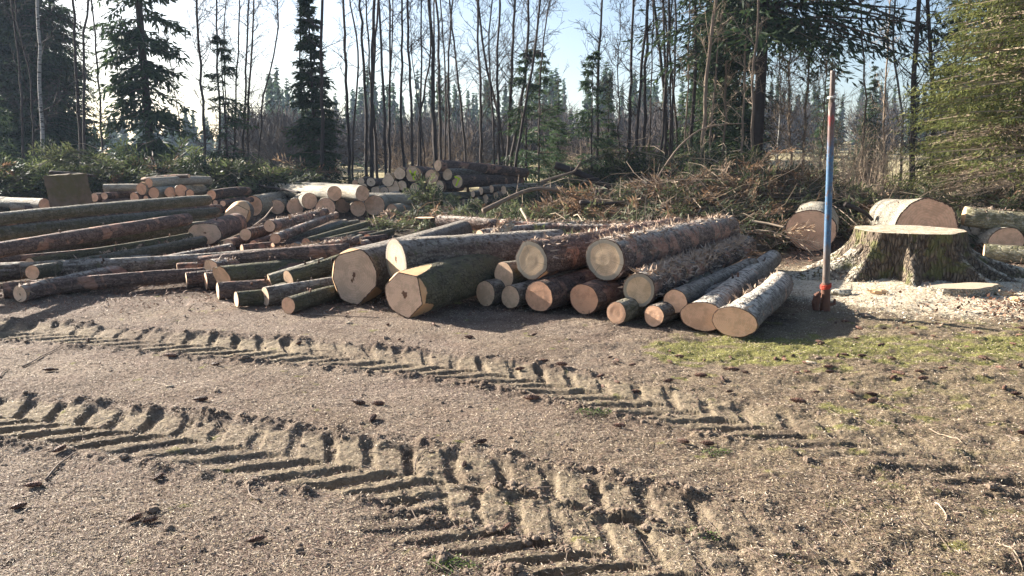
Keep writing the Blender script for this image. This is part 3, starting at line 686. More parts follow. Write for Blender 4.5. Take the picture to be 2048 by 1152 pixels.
LOG(879, 443, 13, (1000, 452), 'peel', 'pink', 'torn reddish log beside the small pale stump', GD, Y=14.0, shred=200, lod=2)
LOG(960, 474, 15, ('d', 50, 2.6), 'peel', 'tan', 'reddish log hidden behind the round grey rimmed log', GD, Y=11.4, shred=200, lod=2)
LOG(984, 478, 10, (1022, 447, .62), 'pale', 'tan', 'stubby white splintered log piece tilted upward', GD, Y=10.6, shred=130, lod=2)
LOG(1040, 500, 14, ('d', 45, 3.0), 'olive', 'tan', 'olive log behind the grey rimmed top log', GD, Y=9.6, lod=2)
LOG(1290, 455, 10, ('d', -72, 2.4), 'peel', 'tan', 'torn log lying behind the front right pile, pale splinters', GD, Y=11.8, shred=220, lod=2)

# ------------------------------------------------------------------ stumps
def stump(c, rt, H, roots, label, nth=300, nh=60, seed=3, bark='pale', topw='chop'):
    th = np.arange(nth)*2*np.pi/nth
    hs = np.linspace(0, 1, nh)**1.3
    V = np.zeros((nh, nth, 3))
    top = rt*(1+.05*np.sin(2*th+1)+.04*np.sin(5*th+2)+.02*np.sin(9*th))
    for i, h in enumerate(hs):
        z = H*h; u = 1-h
        r = top*(1+.04*u)
        for (a, amp, wdt, pw) in roots:
            d = np.abs((th-R(a)+np.pi) % (2*np.pi)-np.pi)
            r = r+amp*np.exp(-(d/wdt)**2)*u**pw
        fl = fbm(th*14+seed, np.full(nth, z*5.0), 4, seed)-.5+.5*(vnoise(th*26, np.full(nth, z*9.), 3)-.5)
        r = r+rt*.085*fl*(1 if h < .985 else .3)
        V[i] = np.stack([np.cos(th)*r, np.sin(th)*r, np.full(nth, z-.04*(1-h))], 1)
    V = V.reshape(-1, 3); i = np.arange(nh-1)[:, None]*nth; j = np.arange(nth)[None]; k = (j+1) % nth
    Q = np.stack([i+j, i+k, i+nth+k, i+nth+j], -1).reshape(-1, 4)
    root = obj('tree_stump', mesh('tree_stump', V, [Q], M['stump'], None, True), loc=(c.x, c.y, hgt(c.x, c.y)))
    e = V[-nth:]; cc = e.mean(0); fv = [cc]; rf = [0.]; an = [0]
    for f in (.25, .5, .7, .85, .95, 1.0):
        ring = cc+(e-cc)*f; ring[:, 2] += .012*(1-f)+.010*(vnoise(ring[:, 0]*12, ring[:, 1]*12, 2)-.5)*(f < 1); fv += list(ring); rf += [f]*nth; an += list(th)
    T = np.stack([np.zeros(nth, int), 1+j[0], 1+k[0]], -1); i = 1+np.arange(5)[:, None]*nth
    Qf = np.stack([i+j, i+nth+j, i+nth+k, i+k], -1).reshape(-1, 4)
    obj('cut_face', mesh('cut_face', np.array(fv), [Qf, T], M[topw], None, False, {'v': rf, 'ang': an}), root)
    tag(root, label, 'tree stump'); return root
def stump_mat():
    t = NT('stump_bark'); v = t.coord(shift=False); vv = t.coord((1, 1, .25), shift=False)
    n1 = t.noise(vv, 24, 5, .7); cr = t.vor(vv, 24, 'DISTANCE_TO_EDGE'); n2 = t.noise(v, 5, 4)
    col = t.mix(t.ramp(n1, .35, .65), (.075, .055, .04), (.24, .185, .13))
    col = t.mix(t.ramp(cr, 0, .12, .75, 0), col, (.05, .035, .025))
    col = t.mix(t.math('MULTIPLY', t.ramp(n2, .48, .6), .65), col, (.15, .155, .05))
    dust = t.math('MULTIPLY', t.ramp(t.upz(), .5, .9), t.ramp(t.noise(v, 18, 4), .42, .55))
    z = t.n.new('ShaderNodeSeparateXYZ'); t.l.new(v, z.inputs[0])
    col = t.mix(t.math('MULTIPLY', dust, .9), col, (.62, .56, .45))
    b = t.bump(t.math('ADD', n1, t.ramp(cr, 0, .2)), 1, .03)
    return t.fin(col, .88, b, .2)
M['stump'] = stump_mat()
t = NT('dusty_stump_top'); v = t.coord(shift=False); rg = t.ramp(t.math('SINE', t.math('ADD', t.math('MULTIPLY', t.attr('v'), 90), t.math('MULTIPLY', t.noise(v, 3, 3), 14))), -.5, 1)
col = t.mix(t.math('MULTIPLY', rg, .5), (.44, .34, .23), (.30, .21, .13)); col = t.mix(t.ramp(t.noise(v, 7, 5, .75), .42, .56), col, (.50, .43, .33)); col = t.mix(t.ramp(t.noise(v, 26, 4, .7), .58, .64), col, (.17, .12, .08))
M['stumptop'] = t.fin(col, .9, t.bump(t.noise(v, 22, 5, .75), 1, .03))
M['dusttop'] = plain('sawdust_covered_wood', (.56, .47, .35), .9, (.36, .27, .18), 22, bump=.4)
stump(STUMP+Vector((-.02, -.15, 0)), .66, .57, [(190, 1.15, .20, 2.6), (212, .42, .14, 1.8), (248, .42, .15, 1.7), (268, .12, .1, 1.5), (298, .62, .14, 2.2), (330, .70, .14, 2.4), (352, 1.5, .13, 3.0), (20, .5, .3, 2), (90, .6, .4, 2), (150, .6, .3, 2)],
      'broad old spruce stump with spreading roots and sawdust covered top', topw='stumptop')
sp = at_z(850, 462)
stump(sp, .20, .28, [(200, .2, .3, 2), (290, .2, .3, 2), (350, .15, .3, 2)], 'small pale stump among torn logs behind the front pile', nth=80, nh=16, seed=5, topw='tan')
# flat slab of sawn wood by the stump
c = at_z(1928, 588); g = Geo(); th = np.arange(40)*2*np.pi/40
rr = 1+.12*np.sin(2*th+.5)+.08*np.sin(3*th)+.05*np.sin(7*th)
top = np.stack([np.cos(th)*.36*rr, np.sin(th)*.20*rr, .085+.012*np.cos(th)], 1); bot = top*[1.03, 1.03, 0]-[0, 0, .02]
V = np.concatenate([top, bot, [[0, 0, .09]]]); j = np.arange(40); k = (j+1) % 40
g.add(V, np.stack([40+j, 40+k, k, j], -1), None, 1, np.ones(81)); g.T.append(np.stack([j, k, np.full(40, 80)], -1)); g.mt += [0]*40; g.A[-1][80] = 0
o = obj('wood_slab', g.mesh('wood_slab', [M['dusttop'], M['pale']]), loc=(c.x, c.y, hgt(c.x, c.y)+.01)); tag(o, 'flat pale slab of sawn wood lying in sawdust by the stump', 'wood slab')

# ------------------------------------------------------------------ tilted block
def block():
    Y = 15.2; cs = [at_y(86, 352, Y), at_y(148, 349, Y), at_y(162, 419, Y), at_y(100, 420, Y)]
    root = None; g = Geo(); dv = Vector((.05, .38, .02)); N = 8
    V = []; 
    for d in (Vector(), dv):
        for a in range(N+1):
            for b in range(N+1):
                u, v = a/N, b/N; p = (cs[0].lerp(cs[1], u)).lerp(cs[3].lerp(cs[2], u), v)+d
                p += Vector((RS.normal()*.006, RS.normal()*.008, RS.normal()*.006)); V.append(tuple(p))
    n1 = (N+1)**2; Q = []
    ix = lambda a, b, s: s*n1+a*(N+1)+b
    for a in range(N):
        for b in range(N):
            Q.append([ix(a, b, 0), ix(a, b+1, 0), ix(a+1, b+1, 0), ix(a+1, b, 0)]); Q.append([ix(a, b, 1), ix(a+1, b, 1), ix(a+1, b+1, 1), ix(a, b+1, 1)])
    for a in range(N):
        for b in (0, N): Q.append([ix(a, b, 0), ix(a+1, b, 0), ix(a+1, b, 1), ix(a, b, 1)]); Q.append([ix(b, a, 0), ix(b, a+1, 0), ix(b, a+1, 1), ix(b, a, 1)])
    me = mesh('wooden_block', V, [np.array(Q)], M['block']); o = obj('wooden_block', me); tag(o, 'weathered mossy square block standing tilted behind the long left logs', 'block')
t = NT('weathered_block'); v = t.coord(); n = t.noise(v, 9, 5); col = t.mix(n, (.09, .065, .045), (.22, .165, .115)); col = t.mix(t.ramp(t.noise(v, 3, 3), .45, .65), col, (.12, .10, .05))
M['block'] = t.fin(col, .9, t.bump(t.noise(v, 40, 4), .8, .02))
block()

# ------------------------------------------------------------------ blue and rust pole
def pole():
    b = at_z(1650, 622); Y = b.y; tp = at_y(1666, 141, Y+.02)
    ax = tp-b; 
    def pt(py):  # point on the axis at photo row py
        lo, hi = 0., 1.
        for _ in range(40):
            m = (lo+hi)/2; p = b+ax*m-Vector((0, 0, CAMH)); d = p.y*cp-p.z*sp_; yy = 576-F*(p.z*cp+p.y*sp_)/d
            if yy > py: lo = m
            else: hi = m
        return b+ax*lo
    root = bpy.data.objects.new('painted_pole', None); SC.collection.objects.link(root); root.location = b
    tag(root, 'tall thin metal pole painted blue with rusty socket beside the stump', 'pole')
    def piece(nm, y0, y1, r0, r1, m, n=20, par=root, off=(0, 0, 0)):
        a, c = pt(y0)-b, pt(y1)-b; P = [np.array(a.lerp(c, k/14))+off for k in range(15)]
        v, q, tt = tube(P, np.linspace(r0, r1, 15), n, True); g = Geo(); g.add(v, q, tt); return obj(nm, g.mesh(nm, m, True), par)
    t = NT('pole_paint'); v = t.coord((1, 1, 1), shift=False); z = t.n.new('ShaderNodeSeparateXYZ'); t.l.new(v, z.inputs[0]); zz = z.outputs[2]
    wob = t.math('MULTIPLY', t.math('SUBTRACT', t.noise(t.coord((6, 6, 1.2), shift=False), 6, 4), .5), .35)
    zw = t.math('ADD', zz, wob)
    H = lambda py: (pt(py)-b).z
    col = t.mix(t.ramp(t.noise(v, 40, 4), .4, .7), (.045, .115, .22), (.085, .17, .27))
    col = t.mix(t.ramp(zw, H(500)-.08, H(470)), t.mix(t.noise(v, 30), (.10, .085, .075), (.22, .17, .14)), col)
    col = t.mix(t.ramp(zw, H(310), H(270)), col, t.mix(t.noise(v, 25, 4), (.09, .05, .045), (.19, .12, .105)))
    col = t.mix(t.math('MULTIPLY', t.ramp(zw, H(248), H(240)), t.ramp(zw, H(232), H(226), 1, 0)), col, (.24, .045, .04))
    col = t.mix(t.ramp(zw, H(215), H(190)), col, t.mix(t.noise(v, 30, 4), (.07, .05, .042), (.17, .125, .105)))
    col = t.mix(t.math('MULTIPLY', t.ramp(t.noise(t.coord((1, 1, .4), shift=False), 30, 5, .75), .53, .60), .85), col, (.12, .07, .05)); col = t.mix(t.math('MULTIPLY', t.ramp(t.noise(t.coord((1, 1, .2), shift=False), 55, 4, .7), .6, .68), .6), col, (.33, .36, .38))
    t.fin(col, .5, t.bump(t.noise(v, 60, 3), .3, .004), .4)
    piece('pole_shaft', 612, 205, .036, .031, t.m)
    piece('pole_tip', 208, 141, .026, .024, t.m)
    rust = plain('rusty_iron', (.20, .085, .05), .8, (.07, .04, .03), 30, bump=.6)
    piece('socket', 624, 566, .050, .044, rust)
    # flange left of the socket
    g = Geo(); fl = []
    P = [np.array((-.10, -.02, .02)), np.array((-.115, -.02, .09)), np.array((-.10, -.02, .17)), np.array((-.075, -.02, .20))]
    v, q, tt = tube(P, [.035, .04, .038, .02], 8, True); g.add(v, q, tt); v, q, tt = tube([np.array((-.09, -.02, .10)), np.array((-.02, 0, .10))], [.02, .02], 8, True); g.add(v, q, tt)
    obj('rusty_bracket', g.mesh('rusty_bracket', rust), root)
    g = Geo(); v, q, tt = tube([np.array((.03, -.01, .07)), np.array((.085, -.01, .08)), np.array((.09, -.01, .13))], [.018, .02, .012], 7, True); g.add(v, q, tt); obj('bolt', g.mesh('bolt', rust), root)
    def wrap(nm, ys, rr, w, m, turns):
        a = pt(ys[0])-b; c = pt(ys[1])-b; P = []
        for k in range(turns*14+1):
            u = k/(turns*14); p = a.lerp(c, u); an = 2*math.pi*turns*u; P.append(np.array((p.x+math.cos(an)*rr, p.y+math.sin(an)*rr, p.z+.012*math.sin(an*1.0+1))))
        v, q, tt = tube(P, w, 5, True); g = Geo(); g.add(v, q, tt); obj(nm, g.mesh(nm, m), root)
    wrap('red_cord', (577, 568), .050, .007, plain('red_cord', (.50, .06, .03)), 3)
    wrap('white_cord', (196, 191), .037, .006, plain('white_cord', (.62, .60, .56)), 2)
    a = pt(194)-b; c = pt(232)-b; v, q, tt = tube([np.array(a)+[-.030, -.024, 0], np.array(a.lerp(c, .5))+[-.036, -.03, 0], np.array(c)+[-.028, -.026, 0]], [.006, .005, .003], 5, True); g = Geo(); g.add(v, q, tt)
    obj('cord_end', g.mesh('cord_end', M['dusttop']), root)
pole()

# ------------------------------------------------------------------ vegetation
M['needle'] = leaf_mat('spruce_needles_dark', (.022, .040, .022), (.045, .075, .032), (.085, .12, .045))
M['needle_y'] = leaf_mat('spruce_needles_sunlit', (.075, .095, .03), (.155, .17, .052), (.28, .26, .10), .45)  # brighter, yellower needle copy with sunlight put into its colour
M['needle_dry'] = leaf_mat('dry_needles', (.075, .05, .028), (.15, .10, .055), (.22, .15, .085), .3)
M['bough'] = leaf_mat('cut_bough_needles', (.04, .054, .028), (.085, .105, .048), (.17, .185, .085), .35)
M['brownbough'] = leaf_mat('brown_bough_needles', (.11, .066, .042), (.25, .15, .088), (.38, .27, .17), .35)
M['twig'] = plain('twig_bark', (.10, .075, .06), .85, (.22, .17, .135), 6)
M['twigpale'] = plain('pale_twigs', (.26, .19, .135), .8, (.42, .33, .24), 6)
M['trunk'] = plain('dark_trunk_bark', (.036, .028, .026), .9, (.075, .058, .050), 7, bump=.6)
M['trunklit'] = plain('sunlit_brown_trunk_bark', (.14, .10, .075), .9, (.26, .20, .15), 7, bump=.6)  # lighter copy of the trunk bark, sunlight painted into the brown
t = NT('birch_bark'); v = t.coord((1, 1, 3.5)); col = t.mix(t.ramp(t.noise(v, 5, 4), .52, .6), (.30, .29, .27), (.06, .05, .045)); M['birch'] = t.fin(col, .75, None, .3)
def unit(v): return v/(np.linalg.norm(v, axis=-1, keepdims=True)+1e-9)
def spruce_crown(H, zb, Rm, nb, droop=.5, seed=0, cardL=.32, cardW=.06, ztop=None, side=None, npos=11, dry=0, power=.75, bare=.12):
    rs = np.random.RandomState(seed); g = Geo()
    z = zb+(H-zb)*rs.uniform(0, 1, nb)**1.15
    if ztop: # denser where seen
        k = z < ztop; z = np.concatenate([z[k], z[~k][::3]])
    nb = len(z); az = rs.uniform(0, 2*np.pi, nb)
    L = Rm*np.clip(1-(z-zb)/(H-zb), .03, 1)**power*rs.uniform(.55, 1.1, nb)
    if side is not None: L = L*(1+side[1]*np.cos(az-R(side[0])))
    rad_ = np.stack([np.cos(az), np.sin(az), 0*az], 1); lat = np.stack([-np.sin(az), np.cos(az), 0*az], 1)
    dr = droop*rs.uniform(.6, 1.3, nb)
    def pos(t): return (rad_*(L*t)[:, None])+np.stack([0*z, 0*z, z+L*(.12*t-dr*t**2+.35*dr*t**4)], 1)
    # wood
    for a, b in ((0, .35), (.35, .7), (.7, .95)):
        v, q = sticks(pos(np.full(nb, a)), pos(np.full(nb, b)), (.012+.010*L)*(1-a*.9), (.012+.010*L)*(1-b*.9)); g.add(v, q, None, 1)
    for t in np.linspace(bare, 1, npos):
        P = pos(np.full(nb, t)+rs.uniform(-.04, .04, nb)); tl = L*(.20+.30*(1-t))*rs.uniform(.6, 1.2, nb)+.10
        for s in (-1, 1):
            D = unit(lat*s*rs.uniform(.6, 1.1, (nb, 1))+rad_*rs.uniform(.4, 1, (nb, 1))+np.array([0, 0, -1])*(.25+dr[:, None]*.7)*rs.uniform(.4, 1.2, (nb, 1)))
            for u in (0, .45, .8):
                PP = P+D*(tl*u)[:, None]; DD = unit(D+rs.normal(size=(nb, 3))*.30)
                N = unit(np.array([0, 0, 1.])+rs.normal(size=(nb, 3))*.6)
                v, q = cards(PP, DD, cardL*rs.uniform(.6, 1.2, nb), cardW*rs.uniform(.6, 1.3, nb), N)
                g.add(v, q, None, 0, np.repeat(rs.uniform(0, 1, nb)*.8+.2*t, 4))
        PP = P; DD = unit(np.array([0, 0, -1.])+rs.normal(size=(nb, 3))*.35+rad_*.25)
        v, q = cards(PP, DD, cardL*rs.uniform(.6, 1.5, nb), cardW*1.1*rs.uniform(.6, 1.2, nb)); g.add(v, q, None, 0, np.repeat(rs.uniform(0, .8, nb), 4))
    if dry:
        zz = rs.uniform(.5, zb+.6, dry); a = rs.uniform(0, 2*np.pi, dry); Ld = rs.uniform(.5, 1.0, dry)*Rm*.8
        r_ = np.stack([np.cos(a), np.sin(a), -.25+0*a], 1); P0 = np.stack([0*a, 0*a, zz], 1); P1 = P0+r_*Ld[:, None]
        v, q = sticks(P0, P1, .010, .003); g.add(v, q, None, 1)
        for u in np.linspace(.25, 1, 7):
            for s in (-1, 1):
                Pm = P0+(P1-P0)*u; D = unit(r_*.7+s*np.stack([-np.sin(a), np.cos(a), 0*a], 1)*.8+rs.normal(size=(dry, 3))*.25)
                v, q = sticks(Pm, Pm+D*(Ld*.35*(1.2-u))[:, None], .004, .0015); g.add(v, q, None, 1)
    return g
def trunk_geo(P, r, n=8):
    v, q, tt = tube(P, r, n, True); g = Geo(); g.add(v, q, tt); return g
def place_tree(name, cat, label, group, base, crown_me, trunk_me, scale=1, rz=0):
    root = bpy.data.objects.new(name, None); SC.collection.objects.link(root); root.location = base; root.scale = (scale,)*3; root.rotation_euler = (0, 0, rz)
    tag(root, label, cat, group)
    obj('trunk', trunk_me, root)
    if crown_me: obj('crown', crown_me, root)
    return root
def spruce_set(key, mats, tr=.16, H=18, lean=0, tmat='trunk', **kw):
    cr = spruce_crown(H=H, **kw).mesh(key+'_crown', mats)
    P = [np.array([lean*(k/9)**2, 0, H*k/9-.1]) for k in range(10)]
    return cr, trunk_geo(P, np.linspace(tr, tr*.12, 10)).mesh(key+'_trunk', M[tmat], True)
mN = [M['needle'], M['twig']]
SPR = {
 'dense': spruce_set('dense', mN, H=19, zb=.4, Rm=3.0, nb=430, droop=.45, seed=1, ztop=9, cardL=.38, cardW=.085),
 'dense2': spruce_set('dense2', mN, H=16, zb=.3, Rm=2.6, nb=400, droop=.5, seed=2, ztop=9, cardL=.38, cardW=.085),
 'slim': spruce_set('slim', mN, tr=.15, H=22, zb=.5, Rm=1.45, nb=280, droop=.62, seed=3, ztop=9, npos=10, cardL=.32, cardW=.085, power=.35),
 'pointed': spruce_set('pointed', mN, tr=.07, H=6.4, zb=.2, Rm=.95, nb=130, droop=.35, seed=4, cardL=.22, cardW=.05),
 'sparse': spruce_set('sparse', [M['needle'], M['twig']], tr=.05, H=5, zb=.3, Rm=1.15, nb=60, droop=.3, seed=5, npos=8, cardL=.2, cardW=.04),
 'big': spruce_set('big', mN, tr=.20, H=21, zb=5.0, Rm=4.6, nb=460, droop=.55, seed=6, ztop=10, side=(5, .25), npos=13, cardL=.36, cardW=.075, dry=14),
 'broad': spruce_set('broad', mN, tr=.16, H=15, zb=.9, Rm=2.5, nb=230, droop=.4, seed=7, ztop=9, cardL=.30, cardW=.065, dry=30),
 'young': spruce_set('young', [M['needle_y'], M['twigpale']], tr=.10, H=12, zb=1.3, Rm=2.3, nb=230, droop=.28, seed=8, ztop=7, npos=17, cardL=.13, cardW=.03, dry=120, tmat='trunklit'),
 'young2': spruce_set('young2', [M['needle_y'], M['twigpale']], tr=.09, H=11, zb=1.9, Rm=2.1, nb=200, droop=.35, seed=9, ztop=7, npos=17, cardL=.13, cardW=.03, dry=140, tmat='trunklit'),
}
def gp(px, Y): 
    p = at_y(px, 330, Y); return (p.x, p.y, hgt(p.x, p.y)-.05)
for (px, Y, kind, sc, lb, grp) in [
    (-35, 40, 'dense', 1.1, 'dark dense spruce at the very left edge', 'dark spruces at the left'),
    (18, 37, 'dense2', 1.1, 'dark spruce left of the white birch trunk', 'dark spruces at the left'),
    (62, 40, 'dense', .95, 'dark spruce directly behind the white birch trunk', 'dark spruces at the left'),
    (100, 36, 'dense2', 1.0, 'tallest dark spruce right of the white birch trunk', 'dark spruces at the left'),
    (132, 41, 'dense', .85, 'rightmost dark spruce of the left group, leaning over the gap', 'dark spruces at the left'),
    (-10, 30, 'broad', .45, 'young green spruce at the foot of the left group', 'dark spruces at the left'),
    (304, 30, 'slim', 1.12, 'lone tall slim spruce with drooping boughs in the bright gap', None),
    (456, 30, 'sparse', 1.25, 'small thin spruce among the bare trunks left of centre', None),
    (631, 27, 'pointed', 1.15, 'pointed spruce with spire tip beside a straight dark trunk', None),
    (622, 29, 'sparse', .75, 'low green spruce at the foot of the pointed one', None),
    (650, 26, 'broad', .32, 'dark bushy low spruce right under the pointed one', None),
    (1052, 30, 'sparse', 1.15, 'thin open spruce behind the far log stack', None),
    (1078, 34, 'sparse', 1.25, 'feathery spruce among the forked bare trees', None),
    (1182, 27, 'sparse', 1.05, 'open branched small spruce in the clear gap right of centre', None),
    (1215, 31, 'broad', .33, 'low bushy spruce behind the brush heap', None),
    (1115, 36, 'broad', .36, 'hazy low spruce behind the thin open one', None),
    (1512, 26.5, 'big', 1.12, 'huge old spruce with thick dark trunk and hanging boughs', None),
    (1424, 29.5, 'broad', .78, 'lower green spruce further left of the huge old one', None),
    (1446, 33, 'dense2', .92, 'dark spruce just left of the huge old one', None),
    (1650, 42, 'broad', .45, 'distant spruce behind the pole', None),
    (1735, 44, 'dense2', .42, 'distant dark spruce right of the pole', None),
    (1905, 19, 'young', .55, 'small sunlit spruce at the left of the yellow green group', 'sunlit spruces at the right'),
    (1974, 17, 'young', .9, 'sunlit spruce with thin brown trunk in the middle of the group', 'sunlit spruces at the right'),
    (2030, 16, 'young2', 1.0, 'sunlit spruce with thicker trunk near the right edge', 'sunlit spruces at the right'),
    (2110, 15, 'young', 1.0, 'sunlit spruce reaching in from beyond the right edge', 'sunlit spruces at the right'),
    (1945, 21, 'young2', 1.0, 'sunlit spruce standing behind the middle one', 'sunlit spruces at the right'),
    (2055, 24, 'dense2', .8, 'dark spruce in the shade behind the sunlit ones', 'sunlit spruces at the right'),
    (2000, 27, 'dense', .75, 'darkest spruce at the back of the sunlit group', 'sunlit spruces at the right'),
    (1890, 24, 'broad', .5, 'green spruce filling in behind the small sunlit one', 'sunlit spruces at the right'),
    ]:
    cr, tr = SPR[kind]
    place_tree('spruce_tree', 'tree', lb, grp, gp(px, Y), cr, tr, sc, 0 if kind == 'big' else RS.uniform(0, 6.28))

def bare_tree(pts, wpx, Y, label, group, mat='trunk', H=13.5, br=46, up=.9, bl=1.5, cat='tree', name='bare_tree', first=1.5, fork=None):
    """pts: photo points of the stem from foot to frame top; the stem goes on above the frame"""
    P = [np.array(at_y(x, y, Y)) for x, y in pts]; P[0][2] = hgt(P[0][0], P[0][1])-.1
    d = P[-1]-P[-2]; d = d/np.linalg.norm(d)
    top = P[-1][2]; n = 0
    while P[-1][2] < H: 
        P.append(P[-1]+d*1.3+np.array([RS.normal()*.10, RS.normal()*.1, 0])); d = unit(d*.8+np.array([0, 0, .2]))
    P = np.array(P); s = np.concatenate([[0], np.cumsum(np.linalg.norm(np.diff(P, axis=0), axis=1))])
    tt = np.linspace(0, s[-1], 26); C = np.stack([np.interp(tt, s, P[:, k]) for k in range(3)], 1)
    C[1:-1] = (C[:-2]+2*C[1:-1]+C[2:])/4; C[1:-1, :2] += RS.normal(size=(24, 2))*.018
    r0 = wpx/2*Y/F*1.05; rr = r0*(1-.80*(tt/s[-1]))**.9*(1+.35*np.exp(-tt/.25))
    base = C[0].copy(); C = C-base
    g = Geo(); v, q, t3 = tube(C, rr, 7, True); g.add(v, q, t3); tm = g.mesh('trunk', M[mat], True)
    b = Geo(); nb = br; u = RS.uniform(0, 1, nb)**.8; hs = first+(s[-1]-first)*u
    P0 = np.stack([np.interp(hs, tt, C[:, k]) for k in range(3)], 1); az = RS.uniform(0, 2*np.pi, nb)
    L = bl*RS.uniform(.4, 1.2, nb)*(1-.55*u)*np.clip((hs-first+1.2)/2.5, .25, 1); R0 = np.interp(hs, tt, rr)*.42
    D = unit(np.stack([np.cos(az), np.sin(az), up*RS.uniform(.4, 1.4, nb)], 1)); cur = P0; rcur = R0
    allP = []; allD = []; allL = []
    for k in range(4):
        nx = cur+D*(L/4)[:, None]; rn = np.maximum(rcur*.68, .003); v, q = sticks(cur, nx, rcur, rn); b.add(v, q, None, 0)
        for rep in range(2):
            allP.append(cur+(nx-cur)*RS.uniform(0, 1, (nb, 1))); allD.append(unit(D+RS.normal(size=(nb, 3))*.65+[0, 0, .15])); allL.append(L*RS.uniform(.15, .42, nb))
        D = unit(D+RS.normal(size=(nb, 3))*.16+[0, 0, .13]); cur = nx; rcur = rn
    P1 = np.concatenate(allP); D1 = np.concatenate(allD); L1 = np.concatenate(allL)
    E = P1+D1*L1[:, None]; v, q = sticks(P1, E, .0075, .004); b.add(v, q, None, 0)
    for rep in range(3):
        S = P1+D1*(L1*RS.uniform(.2, 1, len(L1)))[:, None]; v, q = sticks(S, S+unit(D1+RS.normal(size=D1.shape)*.8)*(L1*RS.uniform(.3, .7, len(L1)))[:, None], .005, .003); b.add(v, q, None, 0)
    root = bpy.data.objects.new(name, None); SC.collection.objects.link(root); root.location = base; tag(root, label, cat, group)
    obj('trunk', tm, root); obj('crown', b.mesh('crown', M['twigpale' if mat in ('trunklit',) else 'trunk']), root)
    return root
def grp_trees(items, where, group, Yr, **kw):
    items = sorted(items, key=lambda it: it[0][0][0])
    for i, (pts, w, *rest) in enumerate(items):
        o = dict(kw); o.update(rest[0] if rest else {})
        adj = 'stout' if w >= 7 else ('slender' if w >= 5 else 'thin')
        m = o.get('mat', 'trunk'); hue = {'trunk': 'dark', 'trunklit': 'brown', 'birch': 'white barked'}[m]
        Y = o.pop('Y', None) or RS.uniform(*Yr)
        bare_tree(pts, w, Y, f'{adj} {hue} bare tree, {ORD[i]} from the left {where}', group, **o)
grp_trees([
    ([(84, 345), (81, 200), (80, 90), (73, 0)], 8, dict(mat='birch', Y=26)),
    ([(160, 330), (153, 160), (149, 76), (144, 0)], 7, {}),
    ([(163, 330), (166, 210), (170, 46), (179, 0)], 6, {}),
    ([(203, 325), (199, 200), (194, 120), (184, 0)], 4.5, dict(up=.4)),
    ([(40, 330), (42, 160), (30, 60), (22, 0)], 5, {}),
    ([(66, 330), (60, 140), (38, 60), (28, 0)], 4, {}),
], 'beside the dark spruces', 'bare trees at the left', (27, 30), br=34)
grp_trees([
    ([(367, 330), (358, 237), (346, 160), (336, 110)], 3, dict(H=6, bl=.8)),
    ([(409, 335), (407, 240), (401, 122), (392, 0)], 6, {}),
    ([(434, 335), (440, 243), (434, 122), (433, 0)], 5, {}),
    ([(462, 335), (474, 152), (480, 0)], 4, {}),
    ([(480, 335), (492, 152), (498, 0)], 5, {}),
    ([(492, 335), (497, 200), (504, 91), (508, 0)], 5, {}),
    ([(506, 335), (527, 182), (546, 121), (556, 60), (555, 0)], 4, {}),
    ([(450, 335), (452, 200), (447, 100), (452, 0)], 3, {}),
], 'in the clump right of the slim spruce', 'bare trees left of centre', (26, 34), br=52, bl=1.7)
grp_trees([
    ([(614, 340), (606, 258), (600, 182), (600, 0)], 4.5, {}),
    ([(643, 345), (643, 91), (644, 0)], 7.5, dict(Y=25, br=40)),
    ([(700, 350), (697, 270), (694, 213), (693, 121), (684, 0)], 7, {}),
    ([(704, 350), (706, 240), (716, 158), (719, 121), (700, 0)], 4.5, {}),
    ([(732, 352), (732, 228), (726, 106), (720, 0)], 7, {}),
    ([(740, 352), (743, 213), (744, 134), (749, 0)], 8.5, {}),
    ([(743, 352), (743, 190), (737, 100), (732, 0)], 4.5, {}),
    ([(755, 350), (750, 260), (745, 200), (750, 110), (755, 0)], 6, {}),
    ([(772, 345), (768, 213), (764, 120), (758, 0)], 6, {}),
    ([(778, 345), (779, 200), (781, 152), (777, 0)], 5.5, {}),
    ([(780, 345), (778, 240), (783, 110), (786, 0)], 4, {}),
    ([(813, 335), (806, 280), (799, 240), (804, 152), (804, 0)], 6, {}),
    ([(825, 335), (822, 220), (819, 152), (814, 0)], 6, {}),
    ([(839, 335), (841, 220), (842, 100), (843, 0)], 4.5, {}),
    ([(833, 338), (840, 220), (856, 150), (862, 90), (860, 0)], 4.5, {}),
    ([(856, 335), (846, 280), (838, 215), (826, 130)], 3.5, dict(H=7)),
    ([(875, 330), (867, 213), (864, 91), (858, 0)], 9, {}),
    ([(867, 330), (868, 150), (868, 0)], 4.5, {}),
], 'in the row behind the middle pile', 'bare trees of the central row', (25.5, 31), br=20, bl=1.5, first=3.4)
grp_trees([
    ([(883, 330), (878, 200), (877, 100), (874, 0)], 6.5, {}),
    ([(884, 330), (893, 220), (890, 120), (880, 0)], 4, {}),
    ([(901, 330), (897, 215), (896, 120), (904, 0)], 5, {}),
    ([(936, 330), (925, 230), (914, 140), (905, 60), (898, 0)], 5, {}),
    ([(963, 332), (962, 197), (956, 61), (953, 0)], 6, {}),
    ([(998, 335), (996, 200), (995, 91), (1001, 0)], 6, {}),
    ([(1014, 336), (1000, 240), (974, 150), (962, 60), (956, 0)], 6, {}),
    ([(1011, 336), (1022, 180), (1026, 91), (1029, 0)], 7, {}),
    ([(1014, 336), (1030, 270), (1047, 182), (1057, 91), (1056, 0)], 7, {}),
    ([(1018, 336), (1050, 210), (1072, 90), (1081, 0)], 6, {}),
    ([(1076, 335), (1080, 152), (1090, 60), (1100, 0)], 4, {}),
    ([(990, 335), (985, 200), (975, 80), (985, 0)], 4, {}),
], 'in the group behind the far log stack', 'bare trees behind the far stack', (27, 34), br=44, bl=2.2, first=2.4)
